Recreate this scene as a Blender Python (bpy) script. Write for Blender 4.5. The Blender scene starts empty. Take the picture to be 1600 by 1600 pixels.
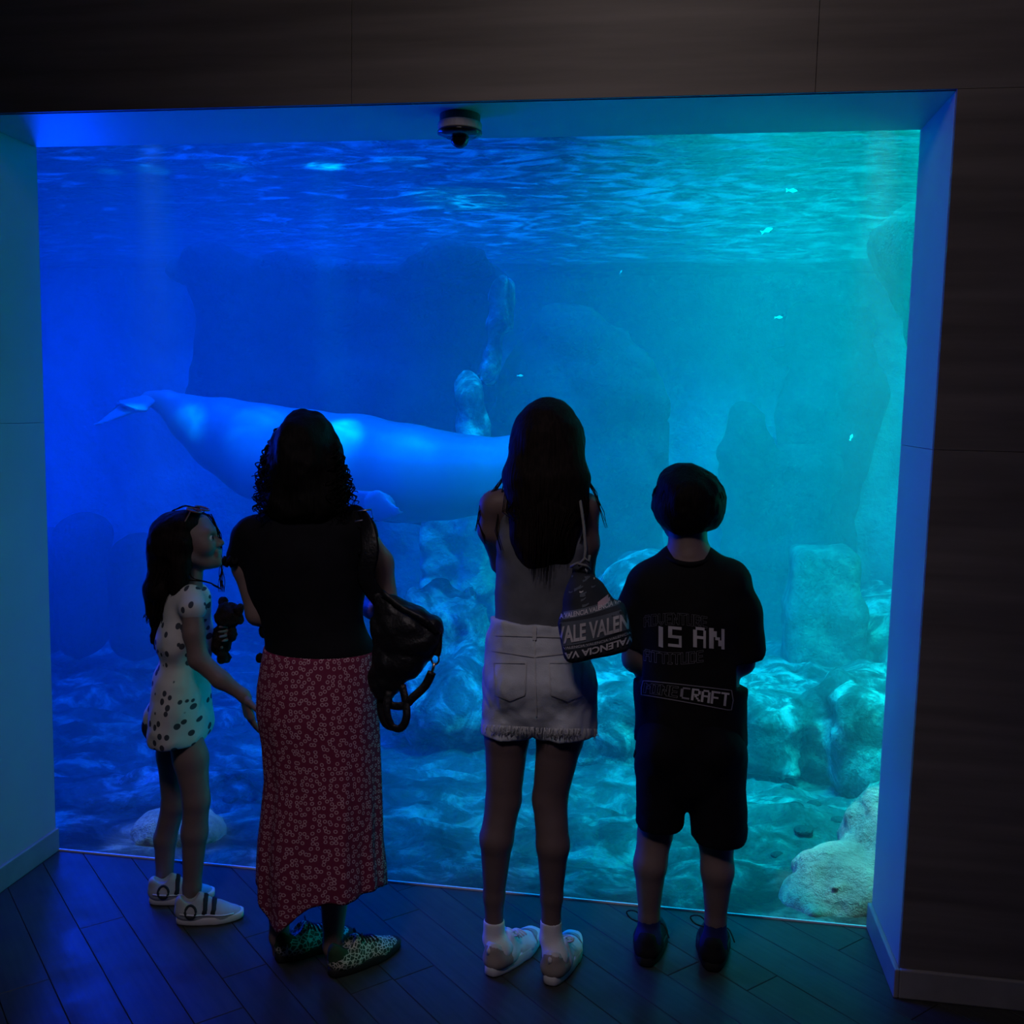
import bpy, bmesh, math, random
import numpy as np
from mathutils import Vector, Matrix
from mathutils.bvhtree import BVHTree

random.seed(7)
np.random.seed(7)
scene = bpy.context.scene
col = scene.collection

# ------------------------------------------------------------------ camera
YAW, PITCH, ROLL, FPX, EYE = -0.1515, -0.1058, 0.0215, 1553.15, 1.62
CF = np.array([math.sin(YAW) * math.cos(PITCH), math.cos(YAW) * math.cos(PITCH), math.sin(PITCH)])
_R0 = np.array([math.cos(YAW), -math.sin(YAW), 0.0])
_U0 = np.cross(_R0, CF)
CR = math.cos(ROLL) * _R0 + math.sin(ROLL) * _U0
CU = -math.sin(ROLL) * _R0 + math.cos(ROLL) * _U0
cam_data = bpy.data.cameras.new('camera')
cam = bpy.data.objects.new('camera', cam_data)
col.objects.link(cam)
cam.matrix_world = Matrix(((CR[0], CU[0], -CF[0], 0), (CR[1], CU[1], -CF[1], 0), (CR[2], CU[2], -CF[2], EYE), (0, 0, 0, 1)))
cam_data.sensor_fit = 'HORIZONTAL'
cam_data.sensor_width = 36.0
cam_data.lens = 36.0 * FPX / 1600.0
cam_data.clip_start = 0.05
cam_data.clip_end = 100
scene.camera = cam

# ------------------------------------------------------------------ view, world
vs = scene.view_settings
vs.view_transform = 'Standard'
vs.look = 'None'
vs.exposure = 0.0
vs.gamma = 1.0
vs.use_curve_mapping = False
world = bpy.data.worlds.new('world')
scene.world = world
world.use_nodes = True
bg = world.node_tree.nodes['Background']
bg.inputs[0].default_value = (0.9, 0.75, 0.7, 1)
bg.inputs[1].default_value = 0.0012
cy = scene.cycles
cy.max_bounces = 8
cy.diffuse_bounces = 3
cy.glossy_bounces = 3
cy.transmission_bounces = 4
cy.transparent_max_bounces = 12
cy.volume_bounces = 1
cy.caustics_reflective = False
cy.caustics_refractive = False
cy.sample_clamp_indirect = 4.0

# ------------------------------------------------------------------ lamps
def area_lamp(name, loc, target, size, size_y, power, color, spread=180):
    l = bpy.data.lights.new(name, 'AREA')
    l.shape = 'RECTANGLE'
    l.size = size
    l.size_y = size_y
    l.energy = power
    l.color = color
    l.spread = math.radians(spread)
    o = bpy.data.objects.new(name, l)
    col.objects.link(o)
    o.location = loc
    o.rotation_euler = (Vector(target) - Vector(loc)).to_track_quat('-Z', 'Y').to_euler()
    return o

def spot_lamp(name, loc, target, angle, blend, radius, power, color):
    l = bpy.data.lights.new(name, 'SPOT')
    l.spot_size = math.radians(angle)
    l.spot_blend = blend
    l.shadow_soft_size = radius
    l.energy = power
    l.color = color
    o = bpy.data.objects.new(name, l)
    col.objects.link(o)
    o.location = loc
    o.rotation_euler = (Vector(target) - Vector(loc)).to_track_quat('-Z', 'Y').to_euler()
    return o

# coloured lamps over the tank (above the water) and one dim warm lamp in the room
area_lamp('tank_lamp_teal', (1.9, 5.3, 8.4), (1.8, 8.6, 0), 2.4, 2.0, 800, (0.0, 1.0, 0.70), 70)
area_lamp('tank_lamp_blue', (-2.6, 5.0, 8.4), (-2.6, 7.8, 0), 3.2, 2.0, 1650, (0.0, 0.08, 1.0), 84)
area_lamp('tank_lamp_front_blue', (-1.7, 3.6, 3.4), (-1.7, 5.0, 0), 1.6, 0.4, 190, (0.0, 0.12, 1.0), 90)
area_lamp('tank_lamp_front_teal', (0.7, 3.6, 3.4), (0.75, 4.9, 0), 1.6, 0.4, 340, (0.0, 0.95, 0.76), 72)
# unseen fill lights added in the water to colour jambs, soffit and floor
area_lamp('jamb_fill_blue', (-3.0, 4.1, 1.5), (-0.6, 3.0, 1.0), 0.9, 1.3, 82, (0.0, 0.04, 1.0))
area_lamp('jamb_fill_teal', (1.9, 4.1, 1.5), (-0.8, 3.0, 1.0), 0.9, 1.3, 15, (0.0, 0.95, 0.45))
# unseen narrow spots added to brighten near rocks, whale and column
spot_lamp('boulder_fill_spot', (0.62, 3.32, 2.74), (0.74, 3.46, 0.0), 13, 0.5, 0.04, 230, (1.0, 0.85, 0.6))
spot_lamp('mossy_fill_spot', (-1.78, 3.28, 2.74), (-1.80, 3.38, 0.0), 11, 0.6, 0.04, 130, (0.8, 1.0, 0.35))
for i_, (tx, tz, ang_, pw) in enumerate(((-3.0, 1.65, 1.6, 30000), (-2.75, 1.56, 2.6, 26000), (-2.30, 1.50, 3.5, 9000), (-1.80, 1.46, 2.4, 55000), (-1.40, 1.42, 3.5, 8000))):
    spot_lamp('whale_caustic_spot', (tx+0.15, 3.7, 8.2), (tx, 5.36, tz-0.04), ang_, 0.9, 0.03, pw, (0.0, 0.45, 1.0))  # added spots stand in for caustic patches on the whale
spot_lamp('column_fill_spot', (-0.9, 4.6, 8.2), (-1.35, 6.42, 0.7), 8, 0.8, 0.05, 14000, (0.0, 0.85, 0.9))  # added to brighten the pale column
area_lamp('room_lamp', (-0.2, 0.9, 3.3), (0.1, 2.77, 2.6), 0.6, 0.6, 1.9, (1.0, 0.82, 0.76), 120)
area_lamp('people_fill', (-0.7, 0.15, 3.58), (-0.65, 2.5, 0.7), 0.5, 0.5, 2.6, (1.0, 0.84, 0.95), 62)  # unseen fill added to lift the figures' backs
# ------------------------------------------------------------------ pixel helpers (1600 x 1600 frame)
EYE3 = np.array([0.0, 0.0, EYE])

def ray(px, py):
    return CF + CR * (px - 800) / FPX - CU * (py - 800) / FPX

def at(px, py, Y):
    d = ray(px, py)
    return EYE3 + d * (Y / d[1])

def on_z(px, py, z=0.0):
    d = ray(px, py)
    return EYE3 + d * ((z - EYE) / d[2])

def mpp(Y):                       # metres per pixel at depth Y near the picture's centre
    return Y / CF[1] / FPX

# ------------------------------------------------------------------ object helpers
def tag(o, label=None, cat=None, group=None, kind=None):
    if label: o['label'] = label
    if cat: o['category'] = cat
    if group: o['group'] = group
    if kind: o['kind'] = kind
    return o

def empty(name, loc):
    o = bpy.data.objects.new(name, None)
    o.empty_display_size = 0.05
    o.location = loc
    col.objects.link(o)
    return o

def keep(child, parent):
    """parent without moving (parents here are only translated)"""
    child.parent = parent
    p = parent
    off = Vector((0, 0, 0))
    while p is not None:
        off += p.location
        p = p.parent
    child.location = Vector(child.location) - off

def mesh_obj(name, V, Fc, mat=None, parent=None, smooth=True):
    me = bpy.data.meshes.new(name)
    V = np.asarray(V, dtype=np.float32)
    if isinstance(Fc, np.ndarray):
        n = Fc.shape[1]
        me.vertices.add(len(V)); me.vertices.foreach_set('co', V.ravel())
        me.loops.add(Fc.size); me.loops.foreach_set('vertex_index', Fc.astype(np.int32).ravel())
        me.polygons.add(len(Fc)); me.polygons.foreach_set('loop_start', np.arange(0, Fc.size, n, dtype=np.int32))
        me.update(calc_edges=True)
        me.validate()
    else:
        me.from_pydata([tuple(map(float, v)) for v in V], [], Fc)
        me.update()
    if smooth:
        me.polygons.foreach_set('use_smooth', np.ones(len(me.polygons), dtype=bool))
    o = bpy.data.objects.new(name, me)
    col.objects.link(o)
    if mat is not None: me.materials.append(mat)
    if parent is not None: keep(o, parent)
    return o

class MB:
    """collects simple shapes into one mesh"""
    def __init__(s): s.v = []; s.f = []
    def add(s, V, Fs):
        n = len(s.v); s.v += [tuple(map(float, q)) for q in V]; s.f += [tuple(int(i) + n for i in q) for q in Fs]
    def box(s, lo, hi, bev=0.0):
        x0, y0, z0 = lo; x1, y1, z1 = hi
        if bev <= 0:
            V = [(x0,y0,z0),(x1,y0,z0),(x1,y1,z0),(x0,y1,z0),(x0,y0,z1),(x1,y0,z1),(x1,y1,z1),(x0,y1,z1)]
            s.add(V, [(0,3,2,1),(4,5,6,7),(0,1,5,4),(1,2,6,5),(2,3,7,6),(3,0,4,7)]); return
        bm = bmesh.new(); bmesh.ops.create_cube(bm, size=1)
        for v in bm.verts:
            v.co = Vector(((x0+x1)/2 + v.co.x*(x1-x0), (y0+y1)/2 + v.co.y*(y1-y0), (z0+z1)/2 + v.co.z*(z1-z0)))
        bmesh.ops.bevel(bm, geom=bm.edges[:], offset=bev, segments=2, affect='EDGES', profile=0.5)
        bm.verts.index_update()
        s.add([v.co for v in bm.verts], [[v.index for v in f.verts] for f in bm.faces]); bm.free()
    def tube(s, pts, rad, n=8, flat=None, closed=False):
        pts = [np.array(p, float) for p in pts]; m = len(pts)
        if not hasattr(rad, '__len__'): rad = [rad] * m
        V = []; Fs = []; up = np.array([0.13, 0.29, 0.95])
        for i, p in enumerate(pts):
            if closed: t = pts[(i+1) % m] - pts[i-1]
            else: t = pts[min(i+1, m-1)] - pts[max(i-1, 0)]
            t = t / (np.linalg.norm(t) + 1e-9)
            a = np.cross(t, up)
            if np.linalg.norm(a) < 1e-3: a = np.cross(t, np.array([1.0, 0, 0]))
            a /= np.linalg.norm(a); b = np.cross(t, a)
            for k in range(n):
                w = 2*math.pi*k/n
                q = a*math.cos(w) + b*math.sin(w)
                if flat is not None:
                    nrm = np.array(flat[0], float); nrm -= t*(nrm@t); nrm /= np.linalg.norm(nrm)+1e-9
                    side = np.cross(t, nrm)
                    q = side*math.cos(w) + nrm*math.sin(w)*flat[1]
                V.append(p + q*rad[i])
        last = m if closed else m-1
        for i in range(last):
            j = (i+1) % m
            for k in range(n):
                k2 = (k+1) % n
                Fs.append((i*n+k, i*n+k2, j*n+k2, j*n+k))
        if not closed:
            Fs.append(tuple(range(n-1, -1, -1))); Fs.append(tuple((m-1)*n+k for k in range(n)))
        s.add(V, Fs)
    def smooth_tube(s, pts, rad, n=8, flat=None, closed=False, k=4):
        P = [np.array(p, float) for p in pts]; m = len(P); o = []
        rng = range(m if closed else m-1)
        for i in rng:
            a, b, c, d = (P[(i-1) % m], P[i], P[(i+1) % m], P[(i+2) % m]) if closed else (P[max(i-1, 0)], P[i], P[i+1], P[min(i+2, m-1)])
            for j in range(k):
                t = j/k; o.append(0.5*(2*b+(c-a)*t+(2*a-5*b+4*c-d)*t*t+(3*b-a-3*c+d)*t**3))
        if not closed: o.append(P[-1])
        s.tube(o, rad, n, flat, closed)
    def lathe(s, prof, c, n=32, axis=(0,0,1)):
        """profile of (radius, height) round a vertical axis at c"""
        V = []; Fs = []
        for r, h in prof:
            for k in range(n):
                w = 2*math.pi*k/n; V.append((c[0]+r*math.cos(w), c[1]+r*math.sin(w), c[2]+h))
        for i in range(len(prof)-1):
            for k in range(n):
                k2 = (k+1) % n
                Fs.append((i*n+k, i*n+k2, (i+1)*n+k2, (i+1)*n+k))
        s.add(V, Fs)
    def build(s, name, mat, parent=None, smooth=True):
        return mesh_obj(name, s.v, s.f, mat, parent, smooth)

# ------------------------------------------------------------------ value noise
_tab = np.random.RandomState(3).rand(64, 64, 64).astype(np.float32) * 2 - 1

def vnoise(P):
    P = np.asarray(P, dtype=np.float32)
    i = np.floor(P).astype(np.int32); f = P - i
    f = f*f*(3-2*f)
    i &= 63; j = (i+1) & 63
    x0, y0, z0 = i[..., 0], i[..., 1], i[..., 2]; x1, y1, z1 = j[..., 0], j[..., 1], j[..., 2]
    fx, fy, fz = f[..., 0], f[..., 1], f[..., 2]
    a = _tab[x0,y0,z0]*(1-fx)+_tab[x1,y0,z0]*fx; b = _tab[x0,y1,z0]*(1-fx)+_tab[x1,y1,z0]*fx
    c = _tab[x0,y0,z1]*(1-fx)+_tab[x1,y0,z1]*fx; d = _tab[x0,y1,z1]*(1-fx)+_tab[x1,y1,z1]*fx
    return (a*(1-fy)+b*fy)*(1-fz)+(c*(1-fy)+d*fy)*fz

def fbm(P, oct=4, gain=0.5):
    P = np.asarray(P, dtype=np.float32); s = 0; a = 1.0
    for k in range(oct):
        s = s + a*vnoise(P*(2.03**k) + 17.3*k); a *= gain
    return s

# ------------------------------------------------------------------ smooth solids from blended tapered limbs
def limb(a, ra, b, rb, k=0.02, n=None, s=1.0, op='add'):
    return dict(t='c', a=np.array(a, float), b=np.array(b, float), ra=ra, rb=rb, k=k, n=None if n is None else np.array(n, float)/np.linalg.norm(n), s=s, op=op)

def ball(c, r, k=0.02, R=None, op='add'):
    r = np.array(r if hasattr(r, '__len__') else (r, r, r), float)
    return dict(t='e', a=np.array(c, float), r=r, R=np.eye(3) if R is None else np.array(R, float), k=k, op=op)

def slab(c, h, rad=0.01, k=0.02, R=None, op='add'):
    return dict(t='b', a=np.array(c, float), h=np.array(h, float), rad=rad, R=np.eye(3) if R is None else np.array(R, float), k=k, op=op)

def chain(pts, k=0.02, n=None, s=1.0):
    """pts: list of (point, radius)"""
    return [limb(p, r, q, u, k, n, s) for (p, r), (q, u) in zip(pts[:-1], pts[1:])]

def _bbox(p):
    if p['t'] == 'c':
        r = max(p['ra'], p['rb']) * max(1.0, p['s'])
        return np.minimum(p['a'], p['b'])-r, np.maximum(p['a'], p['b'])+r
    if p['t'] == 'e':
        r = np.abs(p['R']) @ p['r']; return p['a']-r, p['a']+r
    r = np.abs(p['R']) @ p['h']; return p['a']-r, p['a']+r

def _eval(p, X, Y, Z):
    dx, dy, dz = X-p['a'][0], Y-p['a'][1], Z-p['a'][2]
    if p['t'] == 'c':
        ba = p['b']-p['a']; l2 = float(ba@ba)+1e-12
        t = np.clip((dx*ba[0]+dy*ba[1]+dz*ba[2])/l2, 0, 1)
        qx, qy, qz = dx-ba[0]*t, dy-ba[1]*t, dz-ba[2]*t
        d2 = qx*qx+qy*qy+qz*qz
        if p['n'] is not None:
            n = p['n']; q = qx*n[0]+qy*n[1]+qz*n[2]; d2 = d2+q*q*(1/p['s']**2-1)
        return np.sqrt(np.maximum(d2, 0))-(p['ra']+(p['rb']-p['ra'])*t)
    R = p['R']
    u = dx*R[0,0]+dy*R[1,0]+dz*R[2,0]; v = dx*R[0,1]+dy*R[1,1]+dz*R[2,1]; w = dx*R[0,2]+dy*R[1,2]+dz*R[2,2]
    if p['t'] == 'e':
        r = p['r']; k0 = np.sqrt((u/r[0])**2+(v/r[1])**2+(w/r[2])**2); k1 = np.sqrt((u/r[0]**2)**2+(v/r[1]**2)**2+(w/r[2]**2)**2)+1e-9
        return k0*(k0-1)/k1
    h = p['h']-p['rad']; a, b, c = np.abs(u)-h[0], np.abs(v)-h[1], np.abs(w)-h[2]
    return np.sqrt(np.maximum(a,0)**2+np.maximum(b,0)**2+np.maximum(c,0)**2)+np.minimum(np.maximum(np.maximum(a,b),c),0)-p['rad']

def solid(prims, h, noise=None, smooth=1):
    lo = np.min([_bbox(p)[0] for p in prims if p['op'] == 'add'], axis=0)-3*h
    hi = np.max([_bbox(p)[1] for p in prims if p['op'] == 'add'], axis=0)+3*h
    if noise: lo = lo-noise[0]; hi = hi+noise[0]
    n = np.ceil((hi-lo)/h).astype(int)+1
    ax = [(lo[i]+h*np.arange(n[i])).astype(np.float32) for i in range(3)]
    F = np.full(n, 0.5, dtype=np.float32)
    for p in prims:
        b0, b1 = _bbox(p); m = 4*h+p['k']*1.5+(noise[0] if noise else 0)
        i0 = np.clip(np.floor((b0-m-lo)/h).astype(int), 0, n-1); i1 = np.clip(np.ceil((b1+m-lo)/h).astype(int)+1, 1, n)
        if np.any(i1 <= i0): continue
        sl = tuple(slice(a, b) for a, b in zip(i0, i1))
        X, Y, Z = ax[0][sl[0]][:,None,None], ax[1][sl[1]][None,:,None], ax[2][sl[2]][None,None,:]
        d = _eval(p, X, Y, Z).astype(np.float32)
        A = F[sl]; k = p['k']
        if p['op'] == 'add':
            w = np.clip(0.5+0.5*(A-d)/k, 0, 1); F[sl] = A+(d-A)*w-k*w*(1-w)
        elif p['op'] == 'sub':
            d = -d; w = np.clip(0.5-0.5*(A-d)/k, 0, 1); F[sl] = A+(d-A)*w+k*w*(1-w)
    if noise:
        amp, freq, octv = noise
        near = np.argwhere(np.abs(F) < amp*2+3*h)
        P = (lo+near*h)*freq
        nn = fbm(P, octv)
        if octv >= 4: nn = 0.7*nn+0.9*(0.35-np.abs(fbm(P*1.6+9.1, 3)))
        F[near[:,0], near[:,1], near[:,2]] += amp*nn
    # surface nets
    S = F < 0
    nx, ny, nz = F.shape
    cnt = np.zeros((nx-1, ny-1, nz-1), dtype=np.int8)
    for a in (0,1):
        for b in (0,1):
            for c in (0,1): cnt += S[a:nx-1+a, b:ny-1+b, c:nz-1+c]
    act = (cnt > 0) & (cnt < 8)
    idx = np.argwhere(act)
    vid = np.full(act.shape, -1, dtype=np.int32); vid[act] = np.arange(len(idx))
    pos = np.zeros((len(idx), 3)); num = np.zeros(len(idx))
    cs = [(0,0,0),(1,0,0),(0,1,0),(1,1,0),(0,0,1),(1,0,1),(0,1,1),(1,1,1)]
    val = [F[idx[:,0]+c[0], idx[:,1]+c[1], idx[:,2]+c[2]] for c in cs]
    for i in range(8):
        for ax_ in range(3):
            if cs[i][ax_]: continue
            d = list(cs[i]); d[ax_] = 1; j = cs.index(tuple(d))
            a, b = val[i], val[j]; cr = (a < 0) != (b < 0)
            t = np.where(cr, a/np.where(cr, a-b, 1), 0)
            q = np.tile(np.array(cs[i], float), (len(idx), 1)); q[:, ax_] += t
            pos[cr] += q[cr]; num[cr] += 1
    V = lo+h*(idx+pos/np.maximum(num,1)[:,None])
    quads = []
    for ax_ in range(3):
        sl0 = [slice(None)]*3; sl1 = [slice(None)]*3; sl0[ax_] = slice(0, F.shape[ax_]-1); sl1[ax_] = slice(1, None)
        s0, s1 = S[tuple(sl0)], S[tuple(sl1)]
        e = np.argwhere(s0 != s1)
        o1, o2 = (ax_+1) % 3, (ax_+2) % 3
        ok = (e[:,o1] > 0) & (e[:,o2] > 0) & (e[:,o1] < F.shape[o1]-1) & (e[:,o2] < F.shape[o2]-1); e = e[ok]
        def g(d1, d2):
            q = e.copy(); q[:,o1] += d1; q[:,o2] += d2; return vid[q[:,0], q[:,1], q[:,2]]
        Q = np.stack([g(-1,-1), g(0,-1), g(0,0), g(-1,0)], axis=1)
        inside = S[e[:,0], e[:,1], e[:,2]]
        Q[~inside] = Q[~inside][:, ::-1]
        quads.append(Q)
    Q = np.concatenate(quads)
    Q = Q[(Q >= 0).all(axis=1)]
    for _ in range(smooth):
        acc = np.zeros_like(V); c = np.zeros(len(V))
        for a, b in ((0,1),(1,2),(2,3),(3,0)):
            for k3 in range(3): acc[:,k3] += np.bincount(Q[:,a], V[Q[:,b],k3], len(V))+np.bincount(Q[:,b], V[Q[:,a],k3], len(V))
            c += np.bincount(Q[:,a], minlength=len(V))+np.bincount(Q[:,b], minlength=len(V))
        V = V*0.5+0.5*acc/np.maximum(c,1)[:,None]
    return V, Q

def merge(*parts):
    V = []; Q = []; n = 0
    for v, q in parts:
        V.append(v); Q.append(q+n); n += len(v)
    return np.concatenate(V), np.concatenate(Q)

def solid_obj(name, prims, h, mat, parent=None, noise=None, smooth=1):
    V, Q = solid(prims, h, noise, smooth)
    return mesh_obj(name, V, Q, mat, parent)

# ------------------------------------------------------------------ materials
MATS = {}
def nodes(name):
    m = bpy.data.materials.new(name); m.use_nodes = True
    MATS[name] = m
    nt = m.node_tree
    return m, nt, nt.nodes, nt.links, nt.nodes['Principled BSDF'], nt.nodes['Material Output']

def ramp(N, stops):
    r = N.new('ShaderNodeValToRGB')
    e = r.color_ramp.elements
    while len(e) < len(stops): e.new(0.5)
    for q, (p, c) in zip(e, stops):
        q.position = p; q.color = (c[0], c[1], c[2], 1)
    return r

def plain(name, c, rough=0.7, spec=0.3, bump=0.0, bscale=60.0, vary=0.25, scale=12.0, metallic=0.0, sheen=0.0):
    """a procedural surface: colour broken by noise, fine relief"""
    m, nt, N, L, b, out = nodes(name)
    tc = N.new('ShaderNodeTexCoord')
    nz = N.new('ShaderNodeTexNoise'); nz.inputs['Scale'].default_value = scale; nz.inputs['Detail'].default_value = 4
    L.new(tc.outputs['Object'], nz.inputs['Vector'])
    lo = tuple(x*(1-vary) for x in c); hi = tuple(min(1, x*(1+vary)) for x in c)
    r = ramp(N, [(0.3, lo), (0.7, hi)])
    L.new(nz.outputs['Fac'], r.inputs[0]); L.new(r.outputs[0], b.inputs['Base Color'])
    b.inputs['Roughness'].default_value = rough
    b.inputs['Specular IOR Level'].default_value = spec
    b.inputs['Metallic'].default_value = metallic
    if sheen: b.inputs['Sheen Weight'].default_value = sheen
    if bump:
        n2 = N.new('ShaderNodeTexNoise'); n2.inputs['Scale'].default_value = bscale; n2.inputs['Detail'].default_value = 5
        L.new(tc.outputs['Object'], n2.inputs['Vector'])
        bp = N.new('ShaderNodeBump'); bp.inputs['Strength'].default_value = bump; bp.inputs['Distance'].default_value = 0.01
        L.new(n2.outputs['Fac'], bp.inputs['Height']); L.new(bp.outputs[0], b.inputs['Normal'])
    return m
# ------------------------------------------------------------------ the room
GY, XL, XR, ZT = 3.1391, -2.1095, 0.699, 2.4456          # glass plane, opening
FY = 2.768                                               # face of the wall towards the room

def wood_panel(name, c, rough):
    m, nt, N, L, b, out = nodes(name)
    tc = N.new('ShaderNodeTexCoord'); mp = N.new('ShaderNodeMapping'); mp.inputs['Scale'].default_value = (0.6, 0.6, 9)
    L.new(tc.outputs['Object'], mp.inputs[0])
    nz = N.new('ShaderNodeTexNoise'); nz.inputs['Scale'].default_value = 2.2; nz.inputs['Detail'].default_value = 6
    L.new(mp.outputs[0], nz.inputs['Vector'])
    r = ramp(N, [(0.3, tuple(x*0.7 for x in c)), (0.75, tuple(x*1.25 for x in c))])
    L.new(nz.outputs['Fac'], r.inputs[0]); L.new(r.outputs[0], b.inputs['Base Color'])
    b.inputs['Roughness'].default_value = rough
    bp = N.new('ShaderNodeBump'); bp.inputs['Strength'].default_value = 0.06; bp.inputs['Distance'].default_value = 0.003
    L.new(nz.outputs['Fac'], bp.inputs['Height']); L.new(bp.outputs[0], b.inputs['Normal'])
    return m

m_wall = wood_panel('wall_panel_grey', (0.20, 0.18, 0.175), 0.5)
m_jamb = plain('jamb_paint', (0.5, 0.5, 0.5), 0.45, 0.3, vary=0.04, scale=4)
m_base = plain('baseboard_paint', (0.32, 0.31, 0.31), 0.4, 0.4, vary=0.1)
m_dark = plain('joint_shadow_gap', (0.02, 0.02, 0.02), 0.9)

def structure(name, mat, boxes, bev=0.0):
    mb = MB()
    for lo, hi in boxes: mb.box(lo, hi, bev)
    o = mb.build(name, mat, smooth=False)
    o['kind'] = 'structure'
    return o

wf = empty('wall_front', (XR, FY, 0)); wf['kind'] = 'structure'
def panel(parent, lo, hi, mat=m_wall, name='panel', bev=0.0008):
    mb = MB(); mb.box(lo, hi, bev); return mb.build(name, mat, parent, smooth=False)
T = 0.012
g = 0.0006
# the face towards the room, in large boards with fine joints
zs = [0.0, 1.53, ZT+0.002]
for x0, x1 in ((XR+0.001, 1.95), (1.95, 3.2)):
    for z0, z1 in zip(zs[:-1], zs[1:]):
        panel(wf, (x0+(g if x0 > 1 else 0), FY, z0+g*(z0 > 0)), (x1-g, FY+T, z1-g))
for x0, x1 in ((-4.6, -3.36), (-3.36, XL-0.001)):
    for z0, z1 in zip(zs[:-1], zs[1:]):
        panel(wf, (x0+g, FY, z0+g*(z0 > 0)), (x1-(g if x1 < -3 else 0), FY+T, z1-g))
xs = [-4.6, -2.9, -0.9, 0.35, 1.95, 3.2]
for x0, x1 in zip(xs[:-1], xs[1:]):
    panel(wf, (x0+g, FY, ZT+0.002), (x1-g, FY+T, ZT+1.2))
# backing that closes the joints
structure('wall_core', m_dark, [((XR+0.022, FY+T, 0), (3.2, GY, ZT+1.2)), ((-4.6, FY+T, 0), (XL-0.022, GY, ZT+1.2)), ((XL-0.022, FY+T, ZT+0.022), (XR+0.022, GY, ZT+1.2))])
zs = [0.0, 1.53, ZT]
# reveal: two jambs and the soffit
wr = empty('wall_right', (XR, GY, 0)); wr['kind'] = 'structure'
wl = empty('wall_left', (XL, GY, 0)); wl['kind'] = 'structure'
for z0, z1 in zip(zs[:-1], zs[1:]):
    panel(wr, (XR, FY+T, z0+g*(z0 > 0)), (XR+0.022, GY, z1-g), m_jamb)
    panel(wl, (XL-0.022, FY+T, z0+g*(z0 > 0)), (XL, GY, z1-g), m_jamb)
wc = empty('trim_1', ((XL+XR)/2, GY, ZT)); wc['kind'] = 'structure'
panel(wc, (XL-0.022, FY+T, ZT), (XR+0.022, GY, ZT+0.022), m_jamb, name='soffit_panel')
# the rest of the room, behind the camera
m_room = plain('room_paint', (0.42, 0.41, 0.41), 0.8, 0.2, vary=0.08, scale=3)
structure('wall_rear', m_room, [((-4.7, -2.6, 0), (3.3, -2.5, ZT+1.2))])
structure('wall_side_west', m_room, [((-4.7, -2.5, 0), (-4.6, FY, ZT+1.2))])
structure('wall_side_east', m_room, [((3.2, -2.5, 0), (3.3, FY, ZT+1.2))])
structure('ceiling', m_room, [((-4.7, -2.6, ZT+1.2), (3.3, GY, ZT+1.3))])
# baseboards
BH = 0.085
def baseb(name, lo, hi):
    mb = MB(); mb.box(lo, hi, 0.004); o = mb.build(name, m_base, smooth=False); o['kind'] = 'structure'; return o
baseb('baseboard_right', (XR-0.014, FY-0.014, 0), (XR, GY, BH))
baseb('baseboard_left', (XL, FY-0.014, 0), (XL+0.014, GY, BH))
baseb('baseboard_front', (XR, FY-0.014, 0), (3.2, FY, BH))
baseb('baseboard_far', (-4.6, FY-0.014, 0), (XL, FY, BH))

# acrylic window
m, nt, N, L, b, out = nodes('acrylic')
N.remove(b)
tr = N.new('ShaderNodeBsdfTransparent'); tr.inputs[0].default_value = (0.97, 0.985, 0.99, 1)
gl = N.new('ShaderNodeBsdfGlossy'); gl.inputs['Roughness'].default_value = 0.02
lw = N.new('ShaderNodeLayerWeight'); pw_ = N.new('ShaderNodeMath'); pw_.operation = 'POWER'; pw_.inputs[1].default_value = 5.0; L.new(lw.outputs['Facing'], pw_.inputs[0])
fr = N.new('ShaderNodeMath'); fr.operation = 'MULTIPLY_ADD'; fr.inputs[1].default_value = 0.5; fr.inputs[2].default_value = 0.012; L.new(pw_.outputs[0], fr.inputs[0])
mx = N.new('ShaderNodeMixShader')
L.new(fr.outputs[0], mx.inputs[0]); L.new(tr.outputs[0], mx.inputs[1]); L.new(gl.outputs[0], mx.inputs[2]); L.new(mx.outputs[0], out.inputs[0])
mb = MB(); mb.box((XL-0.02, GY+0.001, -0.02), (XR+0.02, GY+0.03, ZT+0.02))
win = mb.build('window_1', m, smooth=False); win['kind'] = 'structure'

# sill edge at the glass foot, light on it painted as pale colour
mb = MB(); mb.box((XL, GY-0.006, 0.0), (XR, GY+0.0005, 0.007), 0.001)
sl = mb.build('trim_2', plain('lit_sill_edge', (0.8, 0.78, 0.82), 0.4, 0.4, vary=0.05), smooth=False); sl['kind'] = 'structure'
# floor of diagonal dark planks
m, nt, N, L, b, out = nodes('dark_plank')
tc = N.new('ShaderNodeTexCoord'); oi = N.new('ShaderNodeObjectInfo')
mp = N.new('ShaderNodeMapping'); mp.inputs['Scale'].default_value = (1.2, 14, 1); L.new(tc.outputs['Object'], mp.inputs[0])
ad = N.new('ShaderNodeVectorMath'); L.new(mp.outputs[0], ad.inputs[0]); L.new(oi.outputs['Location'], ad.inputs[1])
nz = N.new('ShaderNodeTexNoise'); nz.inputs['Scale'].default_value = 4; nz.inputs['Detail'].default_value = 6; L.new(ad.outputs[0], nz.inputs['Vector'])
r = ramp(N, [(0.25, (0.032, 0.032, 0.032)), (0.75, (0.055, 0.054, 0.052))])
L.new(nz.outputs['Fac'], r.inputs[0])
hs = N.new('ShaderNodeHueSaturation'); L.new(r.outputs[0], hs.inputs['Color'])
mr = N.new('ShaderNodeMapRange'); mr.inputs[3].default_value = 0.88; mr.inputs[4].default_value = 1.12; L.new(oi.outputs['Random'], mr.inputs[0]); L.new(mr.outputs[0], hs.inputs['Value'])
L.new(hs.outputs[0], b.inputs['Base Color'])
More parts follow.
